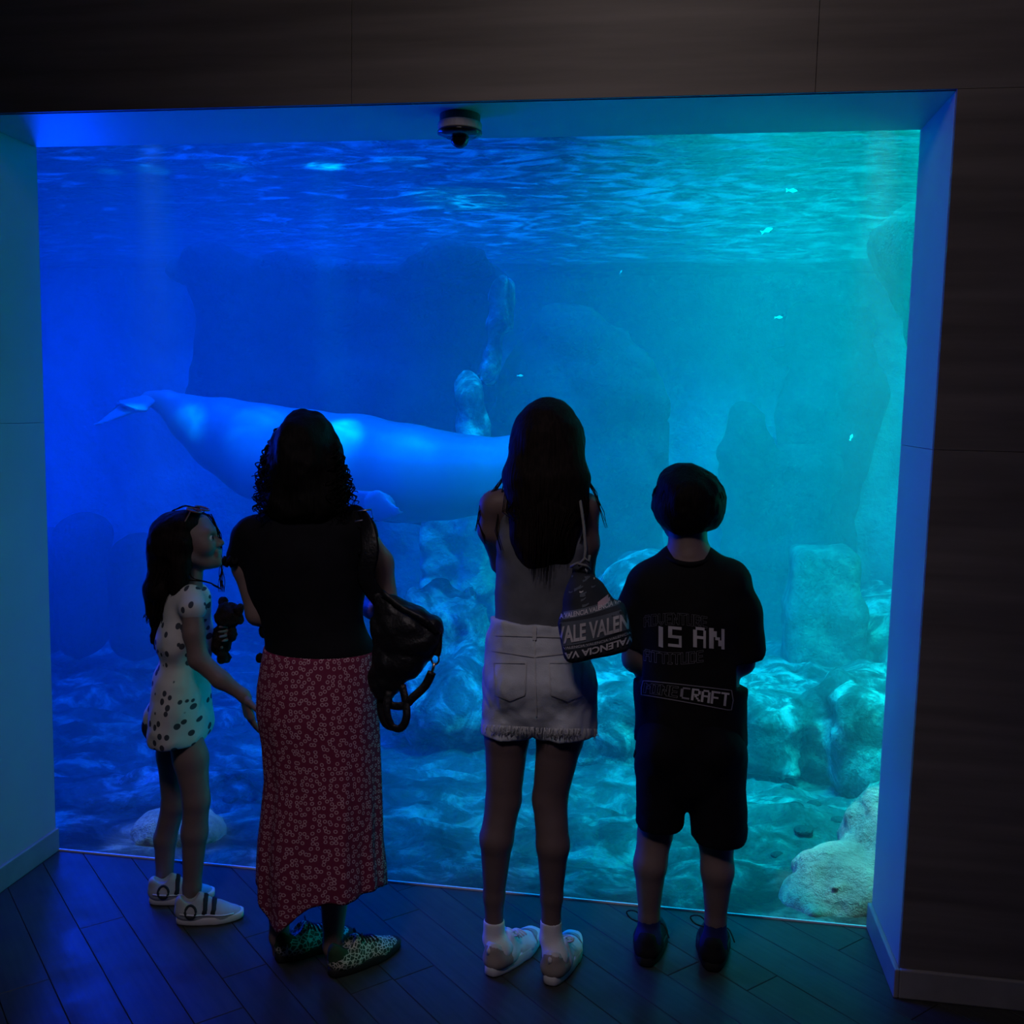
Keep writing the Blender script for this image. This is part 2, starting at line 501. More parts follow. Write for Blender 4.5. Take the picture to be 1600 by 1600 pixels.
n2 = N.new('ShaderNodeTexNoise'); n2.inputs['Scale'].default_value = 7; n2.inputs['Detail'].default_value = 5; L.new(tc.outputs['Object'], n2.inputs['Vector'])
mr2 = N.new('ShaderNodeMapRange'); mr2.inputs[1].default_value = 0.3; mr2.inputs[2].default_value = 0.7; mr2.inputs[3].default_value = 0.28; mr2.inputs[4].default_value = 0.5
L.new(n2.outputs['Fac'], mr2.inputs[0]); L.new(mr2.outputs[0], b.inputs['Roughness'])
b.inputs['Specular IOR Level'].default_value = 0.4
bp = N.new('ShaderNodeBump'); bp.inputs['Strength'].default_value = 0.06; bp.inputs['Distance'].default_value = 0.003; L.new(nz.outputs['Fac'], bp.inputs['Height']); L.new(bp.outputs[0], b.inputs['Normal'])
m_plank = m

floor = empty('floor', (-0.7, 1.4, 0)); floor['kind'] = 'structure'
sub = MB(); sub.box((-4.6, -2.5, -0.06), (3.2, GY, -0.012)); sub.build('subfloor', m_dark, floor, smooth=False)
# planks run at 45 degrees; each is clipped to the floor's outline
PW = 0.132
ca, sa = math.cos(math.radians(-45)), math.sin(math.radians(-45))
def clip_poly(poly, lo, hi):
    def cut(p, ax, v, sgn):
        o = []
        for i in range(len(p)):
            a, b_ = p[i-1], p[i]
            ia, ib = (a[ax]-v)*sgn >= 0, (b_[ax]-v)*sgn >= 0
            if ia != ib:
                t = (v-a[ax])/(b_[ax]-a[ax]); o.append((a[0]+(b_[0]-a[0])*t, a[1]+(b_[1]-a[1])*t))
            if ib: o.append(b_)
        return o
    for ax in (0, 1):
        poly = cut(poly, ax, lo[ax], 1)
        if len(poly) < 3: return []
        poly = cut(poly, ax, hi[ax], -1)
        if len(poly) < 3: return []
    return poly
rnd = random.Random(5)
V0 = 1.317/math.sqrt(2)                      # one joint passes through this offset
n_plank = 0
for i in range(-26, 34):
    v0 = V0+i*PW; off = rnd.random()*1.3
    for j in range(-7, 7):
        u0 = j*1.3+off; u1 = u0+1.3
        gp = 0.0007
        q = [(u0+gp, v0+gp), (u1-gp, v0+gp), (u1-gp, v0+PW-gp), (u0+gp, v0+PW-gp)]
        q = [(u*ca-v*sa, u*sa+v*ca) for u, v in q]
        q = clip_poly(q, (-3.4, 0.2), (2.4, GY))
        if len(q) < 3: continue
        cx = sum(p[0] for p in q)/len(q); cyy = sum(p[1] for p in q)/len(q)
        # local frame along the plank so that the grain follows it
        loc = [((p[0]-cx)*ca+(p[1]-cyy)*sa, -(p[0]-cx)*sa+(p[1]-cyy)*ca) for p in q]
        k = len(loc)
        inn = [(x*(1-0.0015/max(0.02, abs(x)+0.02)), y*(1-0.0015/max(0.02, abs(y)+0.02))) for x, y in loc]
        V = [(x, y, -0.012) for x, y in loc]+[(x, y, -0.0015) for x, y in loc]+[(x, y, 0.0) for x, y in inn]
        Fs = [tuple(range(2*k, 3*k))]
        for a in range(k):
            c2 = (a+1) % k
            Fs += [(a, c2, k+c2, k+a), (k+a, k+c2, 2*k+c2, 2*k+a)]
        o = mesh_obj('plank', V, Fs, m_plank, None, smooth=False)
        o.rotation_euler.z = math.radians(-45)
        o.location = (cx, cyy, 0)
        keep(o, floor)
        n_plank += 1
# ------------------------------------------------------------------ the tank
TX0, TX1, TY1, WZ = -6.6, 4.2, 9.4, 2.82                 # extents and water level

def rock_mat(name, c0, c1, c2, scale=3.0, st=(0.32, 0.5, 0.66)):
    m, nt, N, L, b, out = nodes(name)
    tc = N.new('ShaderNodeTexCoord')
    a = N.new('ShaderNodeTexNoise'); a.inputs['Scale'].default_value = scale; a.inputs['Detail'].default_value = 8; a.inputs['Roughness'].default_value = 0.65; a.inputs['Distortion'].default_value = 0.6
    L.new(tc.outputs['Object'], a.inputs['Vector'])
    r = ramp(N, list(zip(st, (c0, c1, c2))))
    L.new(a.outputs['Fac'], r.inputs[0]); L.new(r.outputs[0], b.inputs['Base Color'])
    b.inputs['Roughness'].default_value = 0.9; b.inputs['Specular IOR Level'].default_value = 0.1
    v = N.new('ShaderNodeTexNoise'); v.inputs['Scale'].default_value = scale*5; v.inputs['Detail'].default_value = 7; v.inputs['Roughness'].default_value = 0.7
    L.new(tc.outputs['Object'], v.inputs['Vector'])
    bp = N.new('ShaderNodeBump'); bp.inputs['Strength'].default_value = 1.0; bp.inputs['Distance'].default_value = 0.08
    L.new(v.outputs['Fac'], bp.inputs['Height']); L.new(bp.outputs[0], b.inputs['Normal'])
    return m

m_rock = rock_mat('grey_rock', (0.07, 0.075, 0.075), (0.20, 0.21, 0.2), (0.8, 0.8, 0.7), 5.0, (0.38, 0.50, 0.62))
m_pale = rock_mat('pale_rock', (0.28, 0.28, 0.25), (0.5, 0.5, 0.43), (0.8, 0.78, 0.62), 4.0)
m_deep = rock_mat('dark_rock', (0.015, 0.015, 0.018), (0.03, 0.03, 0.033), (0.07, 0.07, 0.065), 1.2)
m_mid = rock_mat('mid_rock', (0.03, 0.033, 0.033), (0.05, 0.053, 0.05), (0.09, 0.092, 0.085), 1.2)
m_wallrock = rock_mat('tank_wall_rock', (0.16, 0.17, 0.17), (0.24, 0.25, 0.24), (0.34, 0.35, 0.32), 0.9)

# bed of the tank
def bed_z(X, Y):
    base = -0.015-0.115*np.minimum(Y-GY, 2.3)-0.02*np.maximum(Y-GY-2.3, 0)
    P = np.stack([X*1.1, Y*1.6, np.zeros_like(X)], axis=-1)
    fade = np.clip((Y-GY)/0.6, 0, 1)
    z = base+fade*(0.05*fbm(P, 2)+0.035*fbm(P*4.5, 4)+0.012*fbm(P*19, 2))
    return np.minimum(z, -0.008-0.03*np.clip((Y-GY)/0.25, 0, 1))

nx, ny = 300, 220
gx = np.linspace(TX0, TX1, nx); gy = GY+0.03+(TY1-GY-0.03)*np.linspace(0, 1, ny)**1.35
GX, GYY = np.meshgrid(gx, gy, indexing='ij')
Zb = bed_z(GX, GYY)
V = np.stack([GX, GYY, Zb], axis=-1).reshape(-1, 3)
I = np.arange(nx*ny).reshape(nx, ny)
Q = np.stack([I[:-1,:-1], I[1:,:-1], I[1:,1:], I[:-1,1:]], axis=-1).reshape(-1, 4)
m_bed = rock_mat('tank_bed_gravel', (0.09, 0.10, 0.09), (0.19, 0.20, 0.18), (0.7, 0.7, 0.6), 4.5, (0.40, 0.53, 0.70))
bed = mesh_obj('floor_tank', V, Q, m_bed); bed['kind'] = 'structure'

# back and side walls, rough cast like rock
def relief_wall(name, f, nu, nv, flip=False):
    U, Wv = np.meshgrid(np.linspace(0, 1, nu), np.linspace(0, 1, nv), indexing='ij')
    P = f(U, Wv).reshape(-1, 3)
    I = np.arange(nu*nv).reshape(nu, nv)
    Q = np.stack([I[:-1,:-1], I[1:,:-1], I[1:,1:], I[:-1,1:]], axis=-1).reshape(-1, 4)
    if flip: Q = Q[:, ::-1]
    o = mesh_obj(name, P, Q, m_wallrock); o['kind'] = 'structure'; return o
def f_back(u, v):
    x = TX0+(TX1-TX0)*u; z = -1.0+(WZ+0.06+1.0)*v
    p = np.stack([x*0.9, z*0.35, np.zeros_like(x)], axis=-1)
    y = TY1-0.35-0.35*fbm(p, 3)-0.06*fbm(p*5+4, 3)
    return np.stack([x, y, z], axis=-1)
relief_wall('wall_far', f_back, 220, 130)
def f_side(x0, sg):
    def f(u, v):
        y = GY+0.03+(TY1-GY)*u; z = -1.0+(WZ+0.06+1.0)*v
        p = np.stack([y*0.9, z*0.5, np.full_like(y, x0)], axis=-1)
        x = x0+sg*(0.1+0.2*fbm(p, 3))
        return np.stack([x, y, z], axis=-1)
    return f
relief_wall('wall_tank_side', f_side(TX0, 1), 120, 70)
relief_wall('wall_tank_end', f_side(TX1, -1), 120, 70, True)
# the tank's front wall on both sides of and above the window
structure('wall_tank_front', m_wallrock, [((TX0, GY+0.001, -1.0), (XL-0.03, GY+0.03, WZ+0.06)), ((XR+0.03, GY+0.001, -1.0), (TX1, GY+0.03, WZ+0.06)), ((XL-0.03, GY+0.001, ZT+0.025), (XR+0.03, GY+0.03, WZ+0.06))])

# unseen black walls added above the water to block lamp spill
m_light_block = plain('light_block_black', (0.012, 0.012, 0.013), 0.9, 0.1)
structure('wall_light_block', m_light_block, [((TX0-0.1, GY-0.09, WZ+0.9), (TX1+0.1, GY+0.03, WZ+6.0)), ((TX0-0.1, TY1, WZ-0.2), (TX1+0.1, TY1+0.1, WZ+6.0)), ((TX0-0.1, GY+0.03, WZ+0.05), (TX0, TY1, WZ+6.0)), ((TX1, GY+0.03, WZ+0.05), (TX1+0.1, TY1, WZ+6.0)), ((TX0-0.1, GY+0.001, WZ+0.06), (TX1+0.1, GY+0.03, WZ+0.9)), ((TX0-0.1, TY1-1.0, WZ+0.03), (TX1+0.1, TY1+0.1, WZ+0.06))])

# water: a body that scatters and tints light, and its rippled surface seen from below
m, nt, N, L, b, out = nodes('tank_water')
N.remove(b)
vs_ = N.new('ShaderNodeVolumeScatter'); vs_.inputs['Color'].default_value = (0.3, 0.85, 1.0, 1); vs_.inputs['Density'].default_value = 0.065; vs_.inputs['Anisotropy'].default_value = 0.0
va = N.new('ShaderNodeVolumeAbsorption'); va.inputs['Color'].default_value = (0.02, 0.77, 0.97, 1); va.inputs['Density'].default_value = 0.32
ads = N.new('ShaderNodeAddShader'); L.new(vs_.outputs[0], ads.inputs[0]); L.new(va.outputs[0], ads.inputs[1]); L.new(ads.outputs[0], out.inputs['Volume'])
mb = MB(); mb.box((TX0+0.25, GY+0.032, -0.9), (TX1-0.25, TY1-0.4, WZ-0.03))
water = mb.build('tank_water', m, smooth=False)
tag(water, 'hazy blue water filling the big aquarium tank', 'water', kind='stuff')

m, nt, N, L, b, out = nodes('water_surface')
N.remove(b)
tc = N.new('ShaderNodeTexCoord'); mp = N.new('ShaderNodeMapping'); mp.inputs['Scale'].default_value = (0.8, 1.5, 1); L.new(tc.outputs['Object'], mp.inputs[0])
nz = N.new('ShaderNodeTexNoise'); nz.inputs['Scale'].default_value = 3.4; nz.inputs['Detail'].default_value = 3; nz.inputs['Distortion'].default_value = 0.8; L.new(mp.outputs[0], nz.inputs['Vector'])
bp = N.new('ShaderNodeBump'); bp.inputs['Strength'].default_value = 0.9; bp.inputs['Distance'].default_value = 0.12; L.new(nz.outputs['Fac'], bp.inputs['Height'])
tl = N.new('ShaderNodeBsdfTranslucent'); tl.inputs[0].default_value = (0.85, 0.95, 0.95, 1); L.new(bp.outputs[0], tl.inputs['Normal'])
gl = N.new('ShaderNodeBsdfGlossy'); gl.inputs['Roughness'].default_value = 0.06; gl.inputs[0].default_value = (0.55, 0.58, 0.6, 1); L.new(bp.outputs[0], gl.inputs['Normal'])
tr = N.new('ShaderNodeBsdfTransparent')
rp = ramp(N, [(0.40, (0.35, 0.35, 0.35)), (0.52, (0.6, 0.6, 0.6)), (0.56, (1, 1, 1)), (0.62, (0.55, 0.55, 0.55))]); L.new(nz.outputs['Fac'], rp.inputs[0]); L.new(rp.outputs[0], tr.inputs[0])  # dappled light painted into the transparent tint, like a gobo
# light streaks painted in by a noise mask of translucent patches
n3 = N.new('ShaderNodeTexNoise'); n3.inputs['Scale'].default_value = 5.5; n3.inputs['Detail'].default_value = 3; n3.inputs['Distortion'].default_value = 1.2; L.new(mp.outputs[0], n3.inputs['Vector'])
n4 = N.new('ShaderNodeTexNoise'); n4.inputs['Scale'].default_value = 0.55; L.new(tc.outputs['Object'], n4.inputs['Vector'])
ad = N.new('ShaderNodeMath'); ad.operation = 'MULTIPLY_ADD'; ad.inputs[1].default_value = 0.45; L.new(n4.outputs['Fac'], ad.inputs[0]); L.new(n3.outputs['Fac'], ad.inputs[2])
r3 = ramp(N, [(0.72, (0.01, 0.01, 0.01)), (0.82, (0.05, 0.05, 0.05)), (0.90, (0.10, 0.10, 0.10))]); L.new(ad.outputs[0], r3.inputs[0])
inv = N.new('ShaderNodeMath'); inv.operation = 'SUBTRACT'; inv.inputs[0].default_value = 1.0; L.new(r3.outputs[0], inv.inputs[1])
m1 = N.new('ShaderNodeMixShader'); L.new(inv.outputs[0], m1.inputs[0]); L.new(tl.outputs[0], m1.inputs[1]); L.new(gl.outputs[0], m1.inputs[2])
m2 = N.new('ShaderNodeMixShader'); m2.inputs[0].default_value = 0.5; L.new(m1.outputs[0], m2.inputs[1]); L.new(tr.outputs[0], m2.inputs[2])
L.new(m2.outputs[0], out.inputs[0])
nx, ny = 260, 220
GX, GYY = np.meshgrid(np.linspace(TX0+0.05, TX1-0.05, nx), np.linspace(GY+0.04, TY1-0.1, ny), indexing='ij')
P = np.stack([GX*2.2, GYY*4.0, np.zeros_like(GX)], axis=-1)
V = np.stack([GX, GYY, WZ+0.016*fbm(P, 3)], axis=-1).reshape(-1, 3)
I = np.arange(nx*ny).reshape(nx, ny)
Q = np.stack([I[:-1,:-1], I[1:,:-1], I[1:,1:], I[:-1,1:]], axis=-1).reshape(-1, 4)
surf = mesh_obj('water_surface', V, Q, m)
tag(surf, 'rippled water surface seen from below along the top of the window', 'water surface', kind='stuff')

# ---- rocks
def rz(a):
    c, s = math.cos(a), math.sin(a); return np.array([[c,-s,0],[s,c,0],[0,0,1.0]])
def rock(name, label, prims, h, mat, noise=(0.06, 2.2, 4), cat='rock', group=None):
    V, Q = solid(prims, h, noise, 1)
    c = V.mean(axis=0); base = np.array([c[0], c[1], V[:,2].min()])
    o = mesh_obj(name, V-base, Q, mat); o.location = base
    return tag(o, label, cat, group)

def pxball(px, py, Y, rxp, ryp, ry=None, k=0.15):
    """an ellipsoid with its centre and half sizes read off the photograph at depth Y"""
    s = mpp(Y); return ball(at(px, py, Y), (rxp*s, ry if ry else 0.8*max(rxp, ryp)*s, ryp*s), k)
def pxslab(x0, x1, y0, y1, Y, dep, rad=0.12, k=0.12, rot=0.0):
    s = mpp(Y); c = at((x0+x1)/2, (y0+y1)/2, Y)
    return slab(c, (abs(x1-x0)/2*s, dep/2, abs(y1-y0)/2*s), rad, k, rz(rot))

# cut stump
m_column = rock_mat('column_rock', (0.45, 0.45, 0.40), (0.62, 0.62, 0.55), (0.8, 0.78, 0.68), 6.0)
m_stump = rock_mat('stump_rock', (0.14, 0.15, 0.15), (0.22, 0.23, 0.22), (0.45, 0.45, 0.4), 5.0)
rock('rock_stump', 'square-cut flat-topped rock pillar standing behind the long ledge', [pxslab(1238, 1332, 856, 960, 6.0, 0.42, 0.06), pxslab(1230, 1338, 940, 1085, 6.0, 0.46, 0.06)], 0.02, m_stump, (0.016, 3.5, 4))
# ledge
rock('rock_ledge', 'long low rock ledge with a weathered face in front of the flat-topped pillar', [pxslab(880, 1420, 1058, 1215, 5.45, 0.9, 0.05), pxslab(1300, 1560, 1070, 1225, 5.0, 0.7, 0.08), pxslab(900, 1110, 1062, 1200, 5.1, 0.5, 0.08), pxslab(1150, 1240, 1090, 1210, 4.95, 0.3, 0.08)], 0.028, m_rock, (0.055, 3.6, 5))
rock('sloping_rock', 'sloping rock pile rising from the flat-topped pillar to the window edge', [pxball(1440, 1010, 6.3, 130, 75, 0.6), pxball(1400, 960, 6.8, 60, 40, 0.4), pxball(1350, 1030, 6.2, 70, 40, 0.4)], 0.035, m_rock, (0.08, 2.6, 5))
rock('boulder', 'rounded boulder behind the shoulder of the person in black shorts', [pxball(1030, 915, 6.6, 85, 62, 0.45), pxball(985, 930, 6.5, 50, 50, 0.35), pxball(1090, 960, 6.6, 90, 60, 0.4)], 0.035, m_rock, (0.05, 3.0, 4))
rock('pale_rock_column', 'pale fissured rock column under the head of the whale', [pxslab(668, 800, 770, 960, 6.9, 0.5, 0.1), pxslab(668, 712, 760, 950, 6.75, 0.4, 0.06), pxslab(722, 770, 765, 930, 6.72, 0.4, 0.06)]+[limb(at(x0, 770, 6.5), 0.012, at(x1, 940, 6.48), 0.02, 0.02) | {'op': 'sub'} for x0, x1 in ((682, 686), (697, 700), (716, 718), (735, 741), (752, 749))], 0.016, m_column, (0.03, 3.4, 5))
rock('rock_outcrop', 'jagged blue rock outcrop under the pale column', [pxslab(640, 760, 930, 1150, 5.6, 0.5, 0.1, 0.1, 0.3), pxball(700, 1090, 5.3, 90, 70, 0.4), pxball(760, 1060, 5.7, 120, 90, 0.5), pxball(850, 1110, 5.4, 80, 60, 0.4)], 0.03, m_rock, (0.09, 3.0, 5))
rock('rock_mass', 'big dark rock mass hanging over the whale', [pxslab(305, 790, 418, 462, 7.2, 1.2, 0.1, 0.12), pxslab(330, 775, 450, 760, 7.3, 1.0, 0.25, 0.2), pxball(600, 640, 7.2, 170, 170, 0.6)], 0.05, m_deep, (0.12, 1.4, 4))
rock('rock_buttress', 'upright rock with a lit edge standing above the back of the whale', [pxball(735, 628, 6.5, 30, 54, 0.2), pxslab(768, 800, 436, 520, 6.7, 0.3, 0.06, 0.1), pxslab(756, 786, 500, 610, 6.7, 0.3, 0.06, 0.1), pxball(745, 700, 6.5, 20, 50, 0.16)], 0.035, m_rock, (0.05, 2.5, 4))
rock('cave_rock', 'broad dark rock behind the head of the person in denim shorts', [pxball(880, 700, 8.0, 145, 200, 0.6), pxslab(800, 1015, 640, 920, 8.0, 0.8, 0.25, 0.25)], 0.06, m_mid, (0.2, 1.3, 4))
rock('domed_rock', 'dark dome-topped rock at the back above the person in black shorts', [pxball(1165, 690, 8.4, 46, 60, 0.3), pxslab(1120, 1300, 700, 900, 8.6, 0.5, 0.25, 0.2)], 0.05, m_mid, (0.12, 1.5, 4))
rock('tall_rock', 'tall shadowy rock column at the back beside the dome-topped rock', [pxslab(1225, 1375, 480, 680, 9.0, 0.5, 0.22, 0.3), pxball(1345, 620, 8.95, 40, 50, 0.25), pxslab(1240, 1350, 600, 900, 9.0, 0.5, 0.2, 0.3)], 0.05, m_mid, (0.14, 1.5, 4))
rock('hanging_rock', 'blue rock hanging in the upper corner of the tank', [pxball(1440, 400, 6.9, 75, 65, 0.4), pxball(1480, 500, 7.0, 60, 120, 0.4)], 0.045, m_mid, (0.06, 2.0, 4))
for lab, pr in (('tallest round-topped dark rock behind the person in the spotted shirt', [pxball(128, 835, 6.2, 40, 42, 0.3), pxslab(90, 168, 840, 1040, 6.2, 0.5, 0.2, 0.2)]),
                ('low dark rock half hidden by the left window edge', [pxball(72, 860, 6.2, 45, 45, 0.3), pxslab(40, 105, 860, 1040, 6.2, 0.5, 0.2, 0.2)]),
                ('low round dark rock next to the hair of the person in spotted shirt', [pxball(212, 862, 6.2, 38, 36, 0.3), pxslab(170, 270, 865, 1040, 6.2, 0.5, 0.2, 0.2)])):
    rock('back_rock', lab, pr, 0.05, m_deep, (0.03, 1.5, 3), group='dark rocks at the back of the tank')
# near rocks
rock('beige_boulder', 'bright beige boulder against the glass in the bottom right corner', [ball(on_z(1330, 1440, 0)+np.array([0.05, 0.30, -0.05]), (0.2, 0.2, 0.17), 0.05), ball(on_z(1372, 1410, 0)+np.array([0.1, 0.36, 0.02]), (0.17, 0.2, 0.26), 0.05), ball(on_z(1300, 1450, 0)+np.array([0.0, 0.24, -0.05]), (0.14, 0.12, 0.11), 0.05)], 0.014, m_pale, (0.03, 7, 5))
rock('mossy_boulder', 'bright greenish boulder low behind the legs of the person in spotted shirt', [ball(on_z(205, 1345, 0)+np.array([0.0, 0.3, -0.03]), (0.17, 0.14, 0.10), 0.05), ball(on_z(240, 1345, 0)+np.array([0.0, 0.32, -0.06]), (0.12, 0.12, 0.09), 0.05)], 0.014, m_pale, (0.02, 8, 5))
rock('craggy_rock', 'craggy blue rock behind the knees of the person in spotted shirt', [pxball(225, 1270, 3.95, 75, 62, 0.18), pxball(300, 1285, 3.9, 60, 60, 0.15), pxball(375, 1290, 3.9, 55, 66, 0.15)], 0.018, m_rock, (0.05, 5, 5))
rock('flat_rock', 'low flat pale rock behind the calves of the person in denim shorts', [pxball(820, 1365, 3.75, 45, 20, 0.12), pxball(870, 1385, 3.7, 30, 14, 0.1)], 0.014, m_pale, (0.02, 7, 4))
rock('wide_rock', 'wide low shelf of rock behind the hips of the person in spotted shirt', [pxball(150, 1090, 6.0, 120, 35, 0.5), pxball(330, 1120, 5.6, 90, 30, 0.4), pxball(240, 1180, 5.0, 110, 28, 0.3)], 0.035, m_rock, (0.06, 3, 5))
# ------------------------------------------------------------------ people: shared builders
def unit(v):
    v = np.array(v, float); return v/np.linalg.norm(v)

class Fig:
    """a figure standing at depth Y0; points are (px, py, dy) read off the photograph, radii in px"""
    def __init__(s, Y0): s.Y0 = Y0; s.m = mpp(Y0)
    def P(s, px, py, dy=0.0): return at(px, py, s.Y0+dy)
    def L(s, a, ra, b, rb, k=12, n=None, f=1.0): return limb(s.P(*a), ra*s.m, s.P(*b), rb*s.m, k*s.m, n, f)
    def C(s, pts, k=12, n=None, f=1.0): return chain([(s.P(*p[:-1]), p[-1]*s.m) for p in pts], k*s.m, n, f)
    def B(s, c, r, k=12, R=None, op='add'): return ball(s.P(*c), [q*s.m for q in r], k*s.m, R, op)

def frame3(fw, up):
    fw = unit(fw); up = np.array(up, float); up = unit(up-fw*(up@fw)); lat = np.cross(fw, up)   # lat = the figure's own right
    return fw, up, lat

def head_prims(c, fw, up, r):
    fw, up, lat = frame3(fw, up); c = np.array(c, float)
    R = np.stack([lat, fw, up], axis=1)
    q = lambda f, l, u: c+(fw*f+lat*l+up*u)*r
    p = [ball(q(-0.08, 0, 0.18), (0.76*r, 0.93*r, 0.86*r), 0.1*r, R),
         limb(q(0.30, 0, -0.05), 0.62*r, q(0.42, 0, -0.62), 0.40*r, 0.25*r),
         ball(q(0.74, 0, -0.80), 0.20*r, 0.2*r),
         limb(q(0.70, -0.34, 0.20), 0.15*r, q(0.70, 0.34, 0.20), 0.15*r, 0.2*r),
         limb(q(0.0, -0.52, -0.45), 0.22*r, q(0.5, -0.22, -0.78), 0.16*r, 0.2*r), limb(q(0.0, 0.52, -0.45), 0.22*r, q(0.5, 0.22, -0.78), 0.16*r, 0.2*r)]
    for sg in (-1, 1):
        p.append(ball(q(0.58, 0.36*sg, -0.22), 0.30*r, 0.2*r))
        p.append(ball(q(0.92, 0.33*sg, 0.03), (0.2*r, 0.12*r, 0.11*r), 0.10*r, R, 'sub'))
        p.append(ball(q(-0.05, 0.80*sg, -0.08), (0.09*r, 0.20*r, 0.28*r), 0.06*r, R))
    p += [limb(q(0.84, 0, 0.06), 0.09*r, q(1.00, 0, -0.20), 0.105*r, 0.09*r), ball(q(0.92, 0.10, -0.25), 0.09*r, 0.05*r), ball(q(0.92, -0.10, -0.25), 0.09*r, 0.05*r),
          limb(q(0.86, -0.15, -0.45), 0.075*r, q(0.86, 0.15, -0.45), 0.075*r, 0.05*r), limb(q(0.84, -0.13, -0.575), 0.085*r, q(0.84, 0.13, -0.575), 0.085*r, 0.05*r),
          limb(q(0.96, -0.16, -0.515), 0.02*r, q(0.96, 0.16, -0.515), 0.02*r, 0.03*r) | {'op': 'sub'}]
    return p

m_white = None
def add_eyes(c, fw, up, r, parent):
    fw, up, lat = frame3(fw, up); c = np.array(c, float)
    for sg in (-1, 1):
        e = c+(fw*0.72+lat*0.33*sg+up*0.03)*r
        mb = MB()
        n = 12
        prof = [(0.15*r*math.sin(math.pi*i/8), -0.15*r*math.cos(math.pi*i/8)) for i in range(9)]
        V = []
        for rad, h in prof:
            for k in range(n):
                w = 2*math.pi*k/n; V.append(e+fw*h+lat*rad*math.cos(w)+up*rad*math.sin(w))
        mb.add(V, [(i*n+k, i*n+(k+1) % n, (i+1)*n+(k+1) % n, (i+1)*n+k) for i in range(8) for k in range(n)])
        ey = mb.build('eye', m_eyewhite, parent)
        mi = MB()
        mi.add([e+fw*(0.152*r)+lat*0.075*r*math.cos(2*math.pi*k/n)+up*0.075*r*math.sin(2*math.pi*k/n) for k in range(n)]+[e+fw*0.165*r], [(k, (k+1) % n, n) for k in range(n)])
        mi.build('iris', m_iris, ey)

def hand_prims(w, d, nrm, L, side, curl=0.5, spread=1.0):
    """w wrist, d towards the fingers, nrm out of the palm, side = which way the thumb leaves along d x nrm"""
    d = unit(d); nrm = unit(np.array(nrm, float)-d*(np.array(nrm, float)@d)); lat = np.cross(d, nrm)*side; w = np.array(w, float)
    p = []; ln = (0.40, 0.46, 0.42, 0.33); off = (1.5, 0.5, -0.5, -1.5)
    for i in range(4):
        kn = w+d*L*(0.50-0.025*abs(i-1.2))+lat*L*0.098*off[i]
        p.append(limb(w+d*0.02*L+lat*L*0.055*off[i], 0.078*L, kn, 0.070*L, 0.05*L))
        a = curl*(0.7+0.15*i); q = kn; ang = a*0.6
        for j, fr in enumerate((0.45, 0.32, 0.26)):
            ang += a*0.55 if j else 0
            dv = d*math.cos(ang)+nrm*math.sin(ang)+lat*0.05*off[i]*spread
            e = q+unit(dv)*L*ln[i]*fr
            p.append(limb(q, L*(0.052-0.005*j), e, L*(0.048-0.006*j), 0.012*L)); q = e
    t0 = w+d*0.10*L+lat*0.16*L; t1 = t0+unit(d*0.75+lat*0.75+nrm*0.35)*0.24*L; t2 = t1+unit(d*0.95+lat*0.25+nrm*0.45)*0.19*L; t3 = t2+unit(d+lat*0.05+nrm*0.5)*0.14*L
    p += [limb(w+d*0.05*L+lat*0.05*L, 0.075*L, t0, 0.075*L, 0.05*L), limb(t0, 0.075*L, t1, 0.058*L, 0.04*L), limb(t1, 0.056*L, t2, 0.052*L, 0.02*L), limb(t2, 0.052*L, t3, 0.040*L, 0.02*L)]
    return p

# ---- materials of skin, hair, cloth
m_skin = plain('skin', (0.16, 0.11, 0.105), 0.55, 0.35, 0.05, 120, 0.08, 9)
m_skin2 = plain('skin_light', (0.22, 0.155, 0.14), 0.55, 0.35, 0.05, 120, 0.06, 9)
m_eyewhite = plain('eye_white', (0.7, 0.68, 0.66), 0.2, 0.5, vary=0.04)
m_iris = plain('iris_brown', (0.03, 0.015, 0.01), 0.15, 0.5, vary=0.2, scale=200)

def hair_mat(name, c):
    m, nt, N, L, b, out = nodes(name)
    tc = N.new('ShaderNodeTexCoord'); mp = N.new('ShaderNodeMapping'); mp.inputs['Scale'].default_value = (1, 1, 0.07); L.new(tc.outputs['Object'], mp.inputs[0])
    nz = N.new('ShaderNodeTexNoise'); nz.inputs['Scale'].default_value = 160; nz.inputs['Detail'].default_value = 4; L.new(mp.outputs[0], nz.inputs['Vector'])
    r = ramp(N, [(0.3, tuple(x*0.5 for x in c)), (0.7, tuple(x*1.4 for x in c))]); L.new(nz.outputs['Fac'], r.inputs[0]); L.new(r.outputs[0], b.inputs['Base Color'])
    b.inputs['Roughness'].default_value = 0.65; b.inputs['Specular IOR Level'].default_value = 0.08
    bp = N.new('ShaderNodeBump'); bp.inputs['Strength'].default_value = 0.5; bp.inputs['Distance'].default_value = 0.006; L.new(nz.outputs['Fac'], bp.inputs['Height']); L.new(bp.outputs[0], b.inputs['Normal'])
    return m
m_hair_black = hair_mat('hair_dark', (0.006, 0.005, 0.005))
m_hair_brown = hair_mat('hair_brown', (0.012, 0.008, 0.007))

